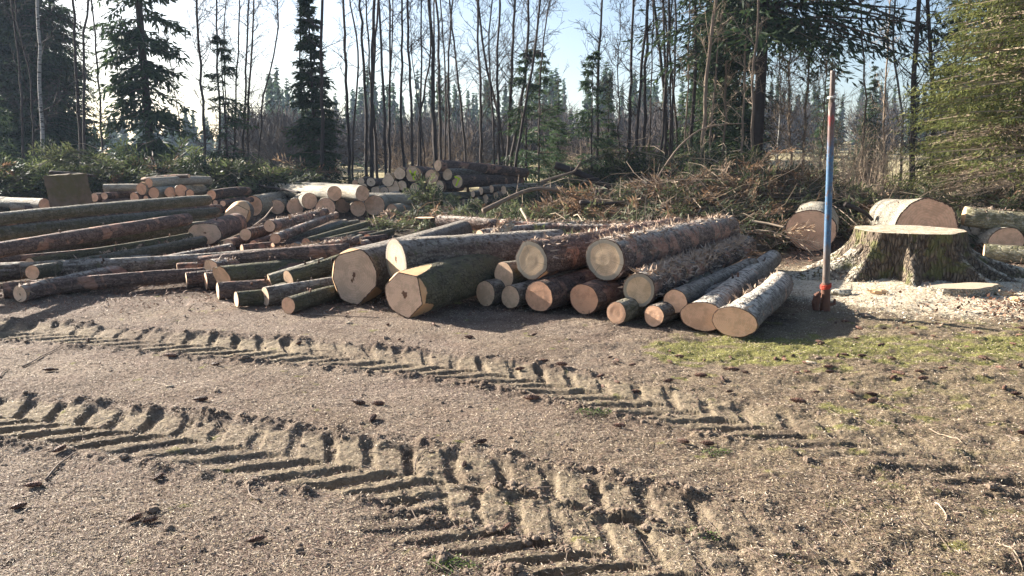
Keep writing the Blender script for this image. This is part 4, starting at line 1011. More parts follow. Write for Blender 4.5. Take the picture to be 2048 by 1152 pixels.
grp_trees([
    ([(1194, 330), (1196, 182), (1199, 91), (1204, 0)], 6, dict(br=80, bl=1.5)),
    ([(1240, 330), (1238, 220), (1235, 130)], 3.5, dict(H=7)),
    ([(1258, 338), (1260, 213), (1264, 91), (1266, 0)], 7, {}),
    ([(1273, 335), (1276, 228), (1284, 121), (1294, 40), (1296, 0)], 7, {}),
    ([(1290, 335), (1290, 152), (1295, 61), (1297, 0)], 7, {}),
    ([(1298, 335), (1304, 121), (1307, 0)], 3.5, {}),
    ([(1341, 335), (1331, 213), (1319, 106), (1307, 0)], 8, {}),
    ([(1334, 335), (1330, 182), (1328, 61), (1326, 0)], 6, {}),
    ([(1344, 335), (1340, 152), (1340, 61), (1343, 0)], 4.5, {}),
    ([(1343, 335), (1346, 182), (1349, 121), (1354, 0)], 5, {}),
    ([(1361, 335), (1352, 240), (1347, 180), (1335, 80), (1325, 0)], 5.5, {}),
    ([(1316, 330), (1326, 243), (1336, 120), (1338, 0)], 6, {}),
], 'between the clear gap and the green spruce', 'bare trees right of centre', (25, 31), br=28, bl=1.7, first=2.8)
grp_trees([
    ([(1365, 335), (1377, 182), (1378, 60), (1380, 0)], 3.5, {}),
    ([(1378, 338), (1386, 213), (1392, 91), (1390, 0)], 8, dict(mat='trunk')),
    ([(1401, 338), (1410, 197), (1419, 91), (1431, 0)], 8.5, dict(Y=22)),
    ([(1417, 335), (1424, 213), (1440, 60), (1446, 0)], 4, {}),
    ([(1443, 335), (1450, 228), (1452, 120), (1458, 0)], 5, {}),
    ([(1486, 300), (1490, 120), (1498, 0)], 5, {}),
    ([(1504, 345), (1506, 260), (1504, 170), (1516, 40), (1518, 0)], 6, dict(Y=21, br=30)),
], 'around the huge old spruce', 'brown stems around the old spruce', (24, 28), mat='trunklit', br=30, bl=1.3, first=1.2)
grp_trees([
    ([(1552, 345), (1562, 208), (1560, 130)], 4, dict(H=7, mat='birch')),
    ([(1592, 345), (1580, 260), (1576, 170)], 5, dict(H=7)),
    ([(1607, 350), (1613, 208), (1618, 130)], 6, dict(H=8)),
    ([(1640, 345), (1648, 230), (1652, 150)], 4, dict(H=7)),
    ([(1720, 345), (1732, 230), (1728, 140), (1722, 60)], 4, {}),
    ([(1770, 345), (1768, 230), (1776, 100), (1780, 0)], 4, {}),
    ([(1805, 350), (1807, 226), (1790, 139), (1784, 60), (1790, 0)], 5, dict(mat='birch', Y=25)),
    ([(1868, 380), (1866, 174), (1860, 69), (1852, 0)], 9, dict(mat='trunk', Y=22)),
    ([(1822, 382), (1830, 139), (1835, 0)], 11, dict(mat='trunk', Y=22)),
    ([(1960, 385), (1963, 300), (1966, 220)], 3.5, dict(Y=18)),
], 'between the pole and the right edge', 'bare trees at the right', (25, 33), mat='trunklit', br=60, bl=1.7, first=.8)

# bare bushes
def bush(base, Rr, H, n, mat, label):
    g = Geo(); az = RS.uniform(0, 2*np.pi, n); D = unit(np.stack([np.cos(az)*.5, np.sin(az)*.5, RS.uniform(.8, 1.5, n)], 1)); P = np.stack([np.cos(az), np.sin(az), 0*az], 1)*RS.uniform(0, Rr*.4, (n, 1)); r = np.full(n, .012)
    L = H/5*RS.uniform(.6, 1.1, n)
    for k in range(5):
        E = P+D*L[:, None]; v, q = sticks(P, E, r, r*.75); g.add(v, q)
        for _ in range(4):
            S = P+(E-P)*RS.uniform(0, 1, (n, 1)); v, q = sticks(S, S+unit(D+RS.normal(size=(n, 3))*.8)*(RS.uniform(.15, .5, n)*Rr*.6)[:, None], .005, .0025); g.add(v, q)
        P = E; r = r*.75; D = unit(D+RS.normal(size=(n, 3))*.22)
    o = obj('bare_bush', g.mesh('bare_bush', M[mat]), loc=base); tag(o, label, 'bush', 'leafless bushes behind the brush')
for (px, Y, Rr, H, mat, lb) in [(1700, 24, 1.3, 3.6, 'twigpale', 'large brown leafless bush right of the pole'), (1745, 22, 1.1, 2.6, 'twigpale', 'upright leafless bush left of the sunlit spruces'),
    (1660, 26, 1.2, 3.0, 'twigpale', 'leafless bush directly behind the pole'), (1560, 24, 1.0, 1.6, 'twigpale', 'low leafless bush right of the huge trunk'), (1790, 25, 1.2, 3.0, 'trunklit', 'leafless bush at the foot of the white stem'),
    (575, 30, 1.2, 2.2, 'trunklit', 'hazy leafless bush left of the pointed spruce'), (905, 36, 2.0, 3.2, 'trunklit', 'broad grey leafless bush behind the central row'), (1140, 38, 2.0, 3.0, 'trunklit', 'leafless bush behind the clear gap'),
    (1228, 35, 1.6, 3.0, 'trunklit', 'leafless bush just left of the straight stems'), (820, 38, 2.0, 3.4, 'trunklit', 'grey leafless bush between the forked stems'), (430, 36, 1.8, 1.8, 'trunklit', 'low bush under the clump of bare trees')]:
    bush(gp(px, Y), Rr, H, 60, mat, lb)

# ------------------------------------------------------------------ distant wood (reads as one mass)
def far_wood():
    g = Geo(); rs = np.random.RandomState(5)
    def conifer(x, y, h, w):
        z0 = hgt(x, y); n = 46; t = rs.uniform(0, 1, n)**.8; a = rs.uniform(0, 2*np.pi, n); r = w*(1-t)**.85*rs.uniform(.6, 1.1, n)+.1
        P = np.stack([x+0*a, y+0*a, z0+h*t+.3], 1); D = np.stack([np.cos(a)*r, np.sin(a)*r, -.5*r-.2], 1)
        L = np.linalg.norm(D, axis=1); N = np.stack([-np.sin(a)*.2, np.cos(a)*.2, np.ones(n)], 1)
        v, q = cards(P, D, L*1.05, L*.75+.35, N); g.add(v, q, None, 0, np.repeat(rs.uniform(0, 1, n), 4))
        v, q = sticks([[x, y, z0]], [[x, y, z0+h]], .16, .03); g.add(v, q, None, 1)
        n = 26; t = np.linspace(.02, .99, n); a = rs.uniform(0, 6.28, n); r = w*(1-t)**.9*.7+.05; P = np.stack([x-np.cos(a)*r, y-np.sin(a)*r, z0+h*t], 1); D = np.stack([np.cos(a)*r, np.sin(a)*r, 0*a+h*.02], 1)
        v, q = cards(P, D, 2*r, h*.09, np.stack([0*a, 0*a+1., 0*a+.3], 1)); g.add(v, q, None, 0, np.repeat(rs.uniform(0, .7, n), 4))
    def broad(x, y, h, w):
        z0 = hgt(x, y); n = 60; a = rs.uniform(0, 6.28, n); el = rs.uniform(.35, 1.5, n); L = h*rs.uniform(.35, .75, n)
        P0 = np.stack([x+0*a, y+0*a, z0+h*rs.uniform(.08, .6, n)], 1); D = np.stack([np.cos(a)*np.cos(el)*w/h*2, np.sin(a)*np.cos(el)*w/h*2, np.sin(el)], 1)
        E = P0+D*L[:, None]; v, q = sticks(P0, E, .06, .015); g.add(v, q, None, 2)
        for _ in range(4):
            S = P0+(E-P0)*rs.uniform(.3, 1, (n, 1)); v, q = sticks(S, S+unit(unit(D)+rs.normal(size=(n, 3))*.6)*rs.uniform(.8, 2.0, (n, 1)), .035, .012); g.add(v, q, None, 2)
    for k in range(300):
        px = rs.uniform(-300, 2350); Y = rs.uniform(120, 175)
        p = at_y(px, 300, Y)
        h = 11+3*fbm(np.array([px/160.]), np.array([.5]), 2, 3)[0]+rs.uniform(-1.5, 2)
        if px < 520: h *= .58
        if 1450 < px: h *= .9
        conifer(p.x, p.y, h, rs.uniform(2.0, 3.0))
    for k in range(46):
        px = rs.uniform(520, 1300); Y = rs.uniform(80, 110); p = at_y(px, 300, Y); conifer(p.x, p.y, rs.uniform(4.5, 7), rs.uniform(1.4, 2.0))
    for k in range(125):
        px = rs.uniform(480, 1500) if k < 95 else rs.uniform(1500, 2100); Y = rs.uniform(55, 100) if px < 1500 else rs.uniform(95, 120); p = at_y(px, 300, Y); broad(p.x, p.y, rs.uniform(.05, .072)*Y, rs.uniform(2, 3.2))
    o = obj('distant_wood', g.mesh('distant_wood', [M['needle'], M['trunk'], M['trunk']]), kind='stuff'); tag(o, 'hazy distant wood of spruces and bare trees beyond the meadow', 'wood')
far_wood()

# ------------------------------------------------------------------ brush heaps
def bough_template(rs, L=1.0, n=11, curve=.25):
    """stem + side twigs with needles, along +X"""
    P0, P1, CP, CD, CL = [], [], [], [], []
    st = [np.array([L*t, curve*L*(t**2)*rs.uniform(-.3, .3), -curve*L*t**2]) for t in np.linspace(0, 1, 5)]
    for a, b in zip(st[:-1], st[1:]): P0.append(a); P1.append(b)
    for k in range(n):
        t = .12+.86*k/n; p = np.array([np.interp(t*L, [s[0] for s in st], [s[i] for s in st]) for i in range(3)])
        for s in (-1, 1):
            d = unit(np.array([.75, s*rs.uniform(.6, 1), rs.normal()*.18-.1])); l = L*.38*(1.1-t)*rs.uniform(.6, 1.2)+.05; P0.append(p); P1.append(p+d*l)
            for u in (0.05, .4, .75): CP.append(p+d*l*u); CD.append(unit(d+rs.normal(size=3)*.22)); CL.append(l*.42+.05)
        CP.append(p); CD.append(np.array([1, 0, rs.normal()*.2])); CL.append(L*.16)
    return np.array(P0), np.array(P1), np.array(CP), np.array(CD), np.array(CL)
def inst(V, pos, Rm, s): return (V@Rm.T)*s+pos
def heap(label, blobs, n, mats, green=.6, size=(.5, 1.2), twigs=300, seed=0, fine=1.0, up=.0, core=True, tw=(.4, 1.6)):
    rs = np.random.RandomState(seed); g = Geo()
    tot = sum(b[2]*b[3] for b in blobs); 
    def hz(x, y):
        z = 0
        for (bx, by, rx, ry, h) in blobs: z = np.maximum(z, h*np.clip(1-((x-bx)/rx)**2-((y-by)/ry)**2, 0, 1)**.6)
        return z*(.72+.5*fbm(np.atleast_1d(x)*1.3, np.atleast_1d(y)*1.3, 3, seed+4)[0])
    temps = [bough_template(rs, 1, 9) for _ in range(6)]; wts = np.array([b[2]*b[3]*(.5+b[4]) for b in blobs]); wts = wts/wts.sum()
    for k in range(n):
        bx, by, rx, ry, h = blobs[rs.choice(len(blobs), p=wts)]
        a = rs.uniform(0, 6.28); q = math.sqrt(rs.uniform(0, 1)); x, y = bx+rx*q*math.cos(a), by+ry*q*math.sin(a)
        z = hz(x, y)*rs.uniform(.55, 1.08)+hgt(x, y)+.03
        s = rs.uniform(*size); az = rs.uniform(0, 6.28); el = rs.normal()*.35+up*rs.uniform(0, 1); ro = rs.normal()*.7
        Rm = np.array(Matrix.Rotation(az, 3, 'Z')@Matrix.Rotation(-el, 3, 'Y')@Matrix.Rotation(ro, 3, 'X'))
        P0, P1, CP, CD, CL = temps[rs.randint(6)]; pos = np.array([x, y, z])
        v, q = sticks(inst(P0, pos, Rm, s), inst(P1, pos, Rm, s), .0055*(.6+s*.5), .003); g.add(v, q, None, 2)
        gm = 0 if rs.uniform() < green else 1
        if gm == 1 and rs.uniform() < .25: continue
        dd = CD@Rm.T; nn = np.tile(Rm[:, 2], (len(dd), 1))+rs.normal(size=dd.shape)*.5
        v, q = cards(inst(CP, pos, Rm, s), dd, CL*s*1.1, .024*fine*rs.uniform(.7, 1.3, len(CL)), nn)
        sh = rs.uniform(0, 1); g.add(v, q, None, gm, np.repeat(np.clip(sh+rs.normal(size=len(CL))*.25, 0, 1), 4))
    # loose bare twigs
    for k in range(twigs):
        bx, by, rx, ry, h = blobs[rs.choice(len(blobs), p=wts)]; a = rs.uniform(0, 6.28); q = math.sqrt(rs.uniform(0, 1)); x, y = bx+rx*q*math.cos(a), by+ry*q*math.sin(a)
        z = hz(x, y)*rs.uniform(.6, 1.1)+hgt(x, y)+.02; az = rs.uniform(0, 6.28); d = np.array([math.cos(az), math.sin(az), rs.normal()*.35]); l = rs.uniform(*tw); p = np.array([x, y, z]); cv = rs.normal(size=3)*.14
        P = np.array([p+d*l*t+cv*math.sin(3.1*t)*l for t in np.linspace(0, 1, 4)]); r = rs.uniform(.004, .012); V1, Q1 = sticks(P[:-1], P[1:], r*np.array([1, .8, .6]), r*np.array([.8, .6, .35])); g.add(V1, Q1, None, 3)
    o = obj('brush_heap', g.mesh('brush_heap', mats), kind='stuff'); tag(o, label, 'brush heap')
    if core:
        c = Geo(); N = 22
        for (bx, by, rx, ry, h) in blobs:
            th = np.arange(N)*2*np.pi/N; V = []; 
            for f in (1, .85, .65, .4, .15): 
                for a in th: 
                    x, y = bx+rx*f*math.cos(a), by+ry*f*math.sin(a); V.append((x, y, hgt(x, y)-.03+.62*h*(max(0, 1-f*f))**.6*(.8+.4*random.random())))
            i = np.arange(4)[:, None]*N; j = np.arange(N)[None]; k = (j+1) % N; c.add(V, np.stack([i+j, i+k, i+N+k, i+N+j], -1).reshape(-1, 4), np.stack([4*N+j[0], 4*N+k[0], np.full(N, 4*N)], -1)[:-1])
        obj('heap_shade_core', c.mesh('heap_shade_core', M['litter']), o, kind='stuff')  # dark dome added inside the heap so gaps between boughs look shaded
    return o
M['litter'] = plain('heap_shade_core', (.035, .028, .018), .95, (.09, .06, .035), 12, bump=.8)  # dark colour standing in for shade inside the heaps
M['boughd'] = leaf_mat('shaded_bough_needles', (.022, .034, .018), (.055, .072, .03), (.13, .155, .062), .35)  # darker copy of the bough needles, deep heap shade put into colour
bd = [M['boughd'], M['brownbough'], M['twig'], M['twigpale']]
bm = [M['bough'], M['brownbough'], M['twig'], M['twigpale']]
def bl(px, py, rx, ry, h, Y): p = at_y(px, py, Y); return (p.x, p.y, rx, ry, h)
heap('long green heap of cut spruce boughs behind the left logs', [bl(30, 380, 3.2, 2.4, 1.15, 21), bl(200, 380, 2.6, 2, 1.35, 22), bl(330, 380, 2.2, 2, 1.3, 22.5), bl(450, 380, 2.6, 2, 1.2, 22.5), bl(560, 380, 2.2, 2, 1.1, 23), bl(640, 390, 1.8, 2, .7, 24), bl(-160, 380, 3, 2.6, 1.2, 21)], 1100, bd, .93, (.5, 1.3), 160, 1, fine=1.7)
heap('brown and green brush heap behind the front right pile', [bl(1300, 430, 2.0, 1.7, 1.0, 15), bl(1430, 400, 2.1, 2.0, 1.15, 16.5), bl(1530, 390, 1.7, 2.0, 1.2, 17), bl(1220, 430, 1.5, 1.8, .6, 15.5), bl(1350, 450, 1.9, 1.2, .55, 13)], 1250, bm, .42, (.4, 1.0), 520, 2, fine=1.0)
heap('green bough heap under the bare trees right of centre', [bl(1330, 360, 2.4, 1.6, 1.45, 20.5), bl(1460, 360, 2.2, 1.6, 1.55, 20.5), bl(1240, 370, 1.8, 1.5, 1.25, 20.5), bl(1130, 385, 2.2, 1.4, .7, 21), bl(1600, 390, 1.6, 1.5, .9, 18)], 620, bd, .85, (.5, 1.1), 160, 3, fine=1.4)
heap('mossy green bough litter between far stack and front logs', [bl(1090, 440, 1.5, 1.6, .42, 14.5), bl(1010, 430, 1.6, 1.2, .3, 16.5), bl(1180, 455, 1.3, 1.3, .42, 13), bl(900, 425, 1.7, 1.2, .26, 17), bl(800, 445, 1.2, .9, .14, 15.5), bl(1130, 485, .9, .8, .3, 11.3)], 560, bm, .75, (.3, .75), 260, 4, fine=.9, tw=(.3, 1.0))
heap('green and brown brush between the thick log and the stump', [bl(1700, 420, 1.3, 1.4, .75, 16), bl(1530, 455, .7, 1.0, .2, 13.8), bl(1700, 445, .9, .7, .3, 14.8)], 280, bm, .72, (.35, .8), 120, 5, fine=1.0)
heap('green boughs around the poles and logs at the right edge', [bl(1830, 400, 2.4, 1.4, .55, 18), bl(2000, 395, 2.2, 1.6, .8, 17), bl(1930, 450, 1.1, 1.3, .4, 14), bl(2080, 420, 1.6, 1.6, .8, 15), bl(1930, 480, .8, .7, .25, 12.6)], 460, bm, .85, (.4, .95), 120, 6, fine=1.1)
heap('dark spruce tops leaning over the far end of the logs', [bl(1225, 345, .7, .7, 1.9, 20.5), bl(1262, 350, .6, .6, 1.5, 20)], 130, bm, 1.0, (.5, 1.0), 10, 8, fine=1.6, up=-1.0, core=False)
heap('upright green spruce bough beside the small ends of the far stack', [bl(856, 395, .42, .4, .70, 19.5), bl(895, 405, .8, .4, .30, 19)], 60, bm, 1.0, (.35, .7), 10, 9, fine=1.2, up=.9, core=False)
heap('low spruce sprays on top of the left bough heap', [bl(150, 340, .9, .6, 1.75, 20.5), bl(335, 340, .9, .6, 1.65, 20.5)], 90, bm, 1.0, (.5, 1.0), 10, 10, fine=1.5, core=False)

# bent and fallen branches
def branch(pts, r0, r1, label, mat='twigpale', Y=None, subs=0):
    P = np.array([tuple(at_y(*p)) for p in pts]); s = np.concatenate([[0], np.cumsum(np.linalg.norm(np.diff(P, axis=0), axis=1))]); tt = np.linspace(0, s[-1], 18)
    C = np.stack([np.interp(tt, s, P[:, k]) for k in range(3)], 1); C[1:-1] = (C[:-2]+2*C[1:-1]+C[2:])/4
    b = C[0].copy(); C -= b; g = Geo(); v, q, t3 = tube(C, np.linspace(r0, r1, 18), 8, True); g.add(v, q, t3)
    o = obj('fallen_branch', g.mesh('fallen_branch', M[mat], True), loc=b); tag(o, label, 'branch')
    if subs:
        g = Geo(); i = RS.randint(3, 17, subs); D = unit(RS.normal(size=(subs, 3))+[0, 0, .3]); L = RS.uniform(.15, .5, subs)[:, None]; v, q = sticks(C[i], C[i]+D*L, .006, .003); g.add(v, q)
        S = C[i]+D*L*.5; v, q = sticks(S, S+unit(D+RS.normal(size=(subs, 3))*.7)*L*.6, .004, .002); g.add(v, q)
        obj('side_twigs', g.mesh('side_twigs', M[mat]), o, kind='stuff')
    return o
branch([(1282, 420, 16), (1318, 350, 16), (1355, 295, 16), (1395, 260, 16.2), (1440, 248, 16.4), (1492, 247, 16.6)], .028, .010, 'long bent branch arching up out of the brush heap', 'trunklit', subs=10)
branch([(1290, 372, 15.5), (1302, 400, 15.3), (1296, 418, 15.2), (1305, 428, 15.1)], .03, .02, 'short peeled yellowish branch stub under the arching branch')
branch([(966, 422, 14), (1000, 405, 14.2), (1035, 388, 14.4), (1066, 377, 14.6), (1110, 378, 14.8), (1160, 398, 15), (1200, 408, 15)], .050, .02, 'thick grey fallen branch with a kink in front of the far stack', 'trunklit', subs=16)
branch([(1080, 365, 18), (1120, 352, 18), (1150, 343, 18), (1162, 322, 18)], .04, .02, 'branch with upturned tip right of the far stack', 'trunklit', subs=8)
branch([(1160, 405, 13.8), (1190, 408, 13.9), (1230, 406, 14), (1260, 400, 14.1)], .045, .015, 'brown branch with pale sawn end on the brush', 'trunk', subs=10)
branch([(1042, 418, 12.8), (1055, 440, 12.5), (1075, 462, 12.2)], .02, .03, 'slanting splintered stick behind the grey rimmed logs')
branch([(1110, 330, 19), (1180, 355, 19), (1230, 380, 19)], .10, .05, 'dark fallen trunk leaning down behind the far stack', 'trunk', subs=20)
branch([(500, 458, 14.5), (530, 435, 15.5), (545, 415, 16.5)], .02, .012, 'pale thin stick rising in front of the pale pile')
branch([(100, 345, 19), (140, 347, 19), (190, 352, 19)], .05, .03, 'thin dark pole lying on the bough heap above the block', 'trunk')
branch([(1500, 442, 12.8), (1540, 448, 12.6), (1570, 455, 12.4)], .025, .015, 'pale stick pointing at the very thick short log')
branch([(460, 362, 22), (560, 378, 21), (600, 385, 20)], .05, .03, 'dark pole on the bough heap behind the pale pile', 'trunk')
branch([(1690, 408, 14), (1730, 425, 14), (1745, 440, 14)], .05, .03, 'dark branch between the pole and the thickest log', 'trunk')

# ------------------------------------------------------------------ litter on the yard
def scatter(n, ymax=9.0, ymin=2.4, pw=1.0):
    u = RS.uniform(0, 1, n); y = 1/(1/ymin-(1/ymin-1/ymax)*u); x = RS.uniform(-.86, .86, n)*(y+.4); return x, y
def needles(n, ymax, Lr, Wr, name, label, mats, ymin=2.5, mask=None, hz=.006, elv=.22):
    x, y = scatter(n, ymax, ymin)
    if mask is not None: k = mask(x, y) > RS.uniform(0, 1, len(x)); x, y = x[k], y[k]
    n = len(x); z = gz(x, y)+hz; a = RS.uniform(0, 2*np.pi, n); D = np.stack([np.cos(a), np.sin(a), RS.normal(size=n)*elv], 1)
    N = np.stack([RS.normal(size=n)*.4, RS.normal(size=n)*.4, np.ones(n)], 1)
    sc = (.6+.12*y); v, q = cards(np.stack([x, y, z], 1), D, RS.uniform(*Lr, n)*sc, RS.uniform(*Wr, n)*sc, N)
    g = Geo(); g.add(v, q, None, 0, np.repeat(RS.uniform(0, 1, n), 4)); o = obj(name, g.mesh(name, mats), kind='stuff'); tag(o, label); return o
def litter_mat(name, cols):
    t = NT(name); a = t.attr('v'); r = t.n.new('ShaderNodeValToRGB'); t.l.new(a, r.inputs[0]); r.color_ramp.interpolation = 'CONSTANT'
    e = r.color_ramp.elements; e[0].color = (*cols[0], 1); e[1].position = 1/len(cols); e[1].color = (*cols[1], 1)
    for i, c in enumerate(cols[2:]): x = e.new((i+2)/len(cols)); x.color = (*c, 1)
    return t.fin(r.outputs[0], .75, None, .3)
M['litter1'] = litter_mat('needle_litter', [(.44, .35, .26), (.085, .05, .04), (.24, .16, .12), (.56, .47, .36), (.035, .022, .02), (.17, .095, .07), (.38, .30, .18), (.05, .033, .027), (.12, .08, .06), (.28, .215, .15)])
M['mossl'] = litter_mat('moss_and_grass', [(.10, .11, .03), (.22, .23, .06), (.34, .33, .12), (.15, .13, .05), (.44, .38, .22), (.07, .06, .03)])
M['chipsm'] = litter_mat('sawdust_chips', [(.70, .60, .44), (.50, .38, .25), (.74, .66, .52), (.30, .21, .14)])
M['leafl'] = litter_mat('dead_leaves', [(.16, .075, .045), (.25, .13, .08), (.34, .22, .15), (.09, .045, .03)])
def dens(x, y): 
    _, mk, bm_ = track_height(x, y); return 1-.35*mk
needles(230000, 8.8, (.010, .028), (.0018, .0042), 'needle_litter', 'spruce needles and straw strewn over the trampled dirt', M['litter1'], mask=dens)
def mossmask(x, y):
    cy = 6.15+.10*(x-1)-.08*np.clip(x-2.2, 0, 9); nf = fbm(x*7, y*9, 4, 51); nz = fbm(x*1.1, y*1.6, 4, 41)
    m = np.exp(-((y-cy+.15)/.62)**2)*sst(.35, 1.3, x+.8*(nz-.5))*(1-sst(6.8, 8.5, x)); return sst(.52, .86, m+1.1*(nf-.5)+.5*(nz-.5))
needles(90000, 8.2, (.010, .026), (.0015, .004), 'moss_tufts', 'yellow green moss and short grass in front of the right pile', M['mossl'], ymin=4.6, mask=mossmask, hz=.008, elv=.7)
def dustmask(x, y):
    ds = np.hypot((x-STUMP.x-.25)*.60, (y-STUMP.y+1.0)*.85); return np.clip(1.05-ds/2.0, 0, 1)*sst(1.8, 3.2, x+.35*(y-7))
needles(95000, 11.0, (.008, .03), (.003, .010), 'wood_chips', 'pale sawdust and wood chips around the big stump', M['chipsm'], ymin=6.0, mask=dustmask, hz=.012, elv=.4)
c = at_z(2010, 615)
def leafmask(x, y): return np.exp(-(((x-c.x-.2)/.75)**2+((y-c.y)/.6)**2))
needles(26000, 9.6, (.015, .04), (.01, .025), 'dead_leaves', 'brown dead leaves gathered right of the sawdust', M['leafl'], ymin=6.3, mask=leafmask, hz=.02, elv=.6)
def behind(x, y): return sst(7, 8.6, y)*.85
needles(52000, 26, (.015, .06), (.003, .009), 'forest_litter', 'twigs, splinters and bark scraps between the piles', M['leafl'], ymin=6.8, mask=lambda x, y: behind(x, y)*(1-.85*sst(2.4, 3.2, x)*(y < 10.5)), hz=.03, elv=.5)
x, y = scatter(900, 8.5); n = len(x); a = RS.uniform(0, 6.28, n); P = np.stack([x, y, gz(x, y)+.006], 1); D = np.stack([np.cos(a), np.sin(a), RS.normal(size=n)*.08], 1); L = RS.uniform(.03, .16, n)[:, None]
g = Geo(); E = P+D*L; E[:, 2] = np.maximum(E[:, 2], gz(E[:, 0], E[:, 1])+.004); v, q = sticks(P, E, .0022, .0012); g.add(v, q); tag(obj('small_twigs', g.mesh('small_twigs', M['twig']), kind='stuff'), 'tiny dry twigs scattered over the yard')
# clods
def clod_mesh(seed, mat, sq=(1, 1, .6)):
    rs = np.random.RandomState(seed); n, m = 9, 6; V = [(0, 0, 1)]
    for i in range(1, m):
        for j in range(n): f = math.pi*i/m; a = 2*math.pi*j/n; r = 1+rs.uniform(-.25, .25); V.append((math.sin(f)*math.cos(a)*r, math.sin(f)*math.sin(a)*r, math.cos(f)*r))
    V.append((0, 0, -1)); V = np.array(V)*sq; T = []; Q = []
    for j in range(n): k = (j+1) % n; T.append([0, 1+j, 1+k]); T.append([len(V)-1, 1+(m-2)*n+k, 1+(m-2)*n+j])
    for i in range(m-2):
        for j in range(n): k = (j+1) % n; a = 1+i*n; Q.append([a+j, a+n+j, a+n+k, a+k])
    return V, np.array(Q), np.array(T)
g = Geo(); M['soil'] = plain('soil_clods', (.11, .08, .06), .95, (.22, .165, .12), 20, bump=.7)
x, y = scatter(30000, 8.5); _, mk, bmk = track_height(x, y); k = (bmk > .45) | (RS.uniform(0, 1, len(x)) < .02); x, y = x[k][:2600], y[k][:2600]; z = gz(x, y)
cl = [clod_mesh(i, None) for i in range(5)]
for i in range(len(x)):
    V, Q, T = cl[i % 5]; s = RS.uniform(.004, .017)*(1.0 if RS.uniform() < .93 else 1.8); a = RS.uniform(0, 6.28); ca, sa = math.cos(a), math.sin(a)
    g.add(V@np.array([[ca, sa, 0], [-sa, ca, 0], [0, 0, 1]])*s+[x[i], y[i], z[i]+s*.2], Q, T)
tag(obj('soil_crumbs', g.mesh('soil_crumbs', M['soil']), kind='stuff'), 'crumbled soil along the edges of the tyre tracks')

# spruce cones
def cone_mesh(seed):
    rs = np.random.RandomState(seed); n, m = 10, 15; V = []; L = .11
    for i in range(m+1):
        t = i/m; r = .0185*math.sin(math.pi*min(1, .08+t*.97))**.6*(1-.25*t)
        for j in range(n): a = 2*math.pi*(j+.5*(i % 2))/n; b = 1+.20*((i+j) % 2)*(1 if 0 < i < m else 0); V.append((math.cos(a)*r*b, L*(t-.5)+(.004 if (i+j) % 2 else 0), math.sin(a)*r*b))
    V.append((0, -L/2, 0)); V.append((0, L/2, 0)); Q = []; T = []
    for i in range(m):
        for j in range(n): k = (j+1) % n; Q.append([i*n+j, (i+1)*n+j, (i+1)*n+k, i*n+k])
    for j in range(n): k = (j+1) % n; T.append([j, k, (m+1)*n]); T.append([m*n+k, m*n+j, (m+1)*n+1])
    return mesh('spruce_cone', V, [np.array(Q), np.array(T)], M['cone'])
t = NT('cone_scales'); v = t.coord(); col = t.mix(t.ramp(t.noise(v, 60, 3), .4, .6), (.06, .030, .022), (.18, .095, .062)); M['cone'] = t.fin(vary(t, col, .35), .6, t.bump(t.vor(v, 130), .8, .004))
CM = [cone_mesh(i) for i in range(2)]
CP = [(510, 1073, .4, 'cone lying alone near the bottom left, below the lower track'), (298, 1033, .9, 'larger cone of the pair on the bottom left dirt'), (267, 1031, 1.0, 'smaller cone of the pair on the bottom left dirt'), (315, 951, 1.45, 'upright looking cone just below the lower track at left'), (118, 901, 1.3, 'cone at the left end of a thin stick'), (65, 968, .7, 'dark cone at the foot of the thin stick'), (35, 1010, .9, 'dark cone at the left picture edge'), (400, 800, .2, 'cone casting a dark shadow between the two tracks at left'), (960, 887, .5, 'orange brown cone above the lower track near the centre'), (928, 925, 1.5, 'cone standing on end inside the lower tyre track'), (745, 838, 1.4, 'small cone between the tracks left of centre'), (716, 804, -.3, 'cone with a twin beside it between the tracks'), (755, 806, 0, 'thin dark twin cone between the tracks'), (1062, 800, .1, 'cone next to the edge of the upper track'), (1238, 854, -.1, 'dark cone right of the green sprig'), (1414, 886, -.2, 'light orange cone right of a small pale one'), (1365, 884, -.6, 'small pale cone left of the light orange one'), (1595, 801, -.2, 'reddish cone on the right half of the yard'), (1745, 798, .5, 'dark red cone below the moss at right'), (1465, 734, -.2, 'large light cone at the lower edge of the moss'), (1401, 747, -.1, 'cone below the left end of the moss'), (2045, 861, .3, 'cone at the right picture edge'), (1012, 1043, 1.0, 'cone lying among the lug prints near the bottom'), (97, 737, .3, 'dark elongated cone between the tracks at far left'), (340, 712, .1, 'dark cone on the edge of the upper track'), (1122, 733, .2, 'cone right of the upper track ridge')]
for (px, py, a, lb) in CP:
    p = at_z(px, py, .015); o = obj('spruce_cone', CM[len(lb) % 2]); o.location = (p.x, p.y, float(gz([p.x], [p.y])[0])+.016); o.rotation_euler = (RS.uniform(-.15, .15), RS.uniform(0, 6), a+1.5); s = RS.uniform(.62, .8) if py > 850 else RS.uniform(.75, 1.0); o.scale = (s, s, s); tag(o, 'brown spruce '+lb, 'cone', 'single spruce cones')
MARKS = [(0, 240, 'the frayed bottom log'), (240, 520, 'the small mossy logs'), (520, 760, 'the pale pink six sided ends'), (760, 1000, 'the big mossy log'), (1000, 1230, 'the half lit orange ends'), (1230, 1500, 'the two wide butt logs'), (1500, 1700, 'the blue pole'), (1700, 1880, 'the big stump'), (1880, 2060, 'the flat wood slab')]
pos = []
for k in range(110):
    px = RS.uniform(0, 2050); py = RS.uniform(628, 765)
    if k > 62: px = RS.uniform(1180, 2040); py = RS.uniform(650, 790)
    if px < 1000 and RS.uniform() < .5: continue
    if 1150 < px < 1560 and py < 692: continue
    pos.append((px, py))
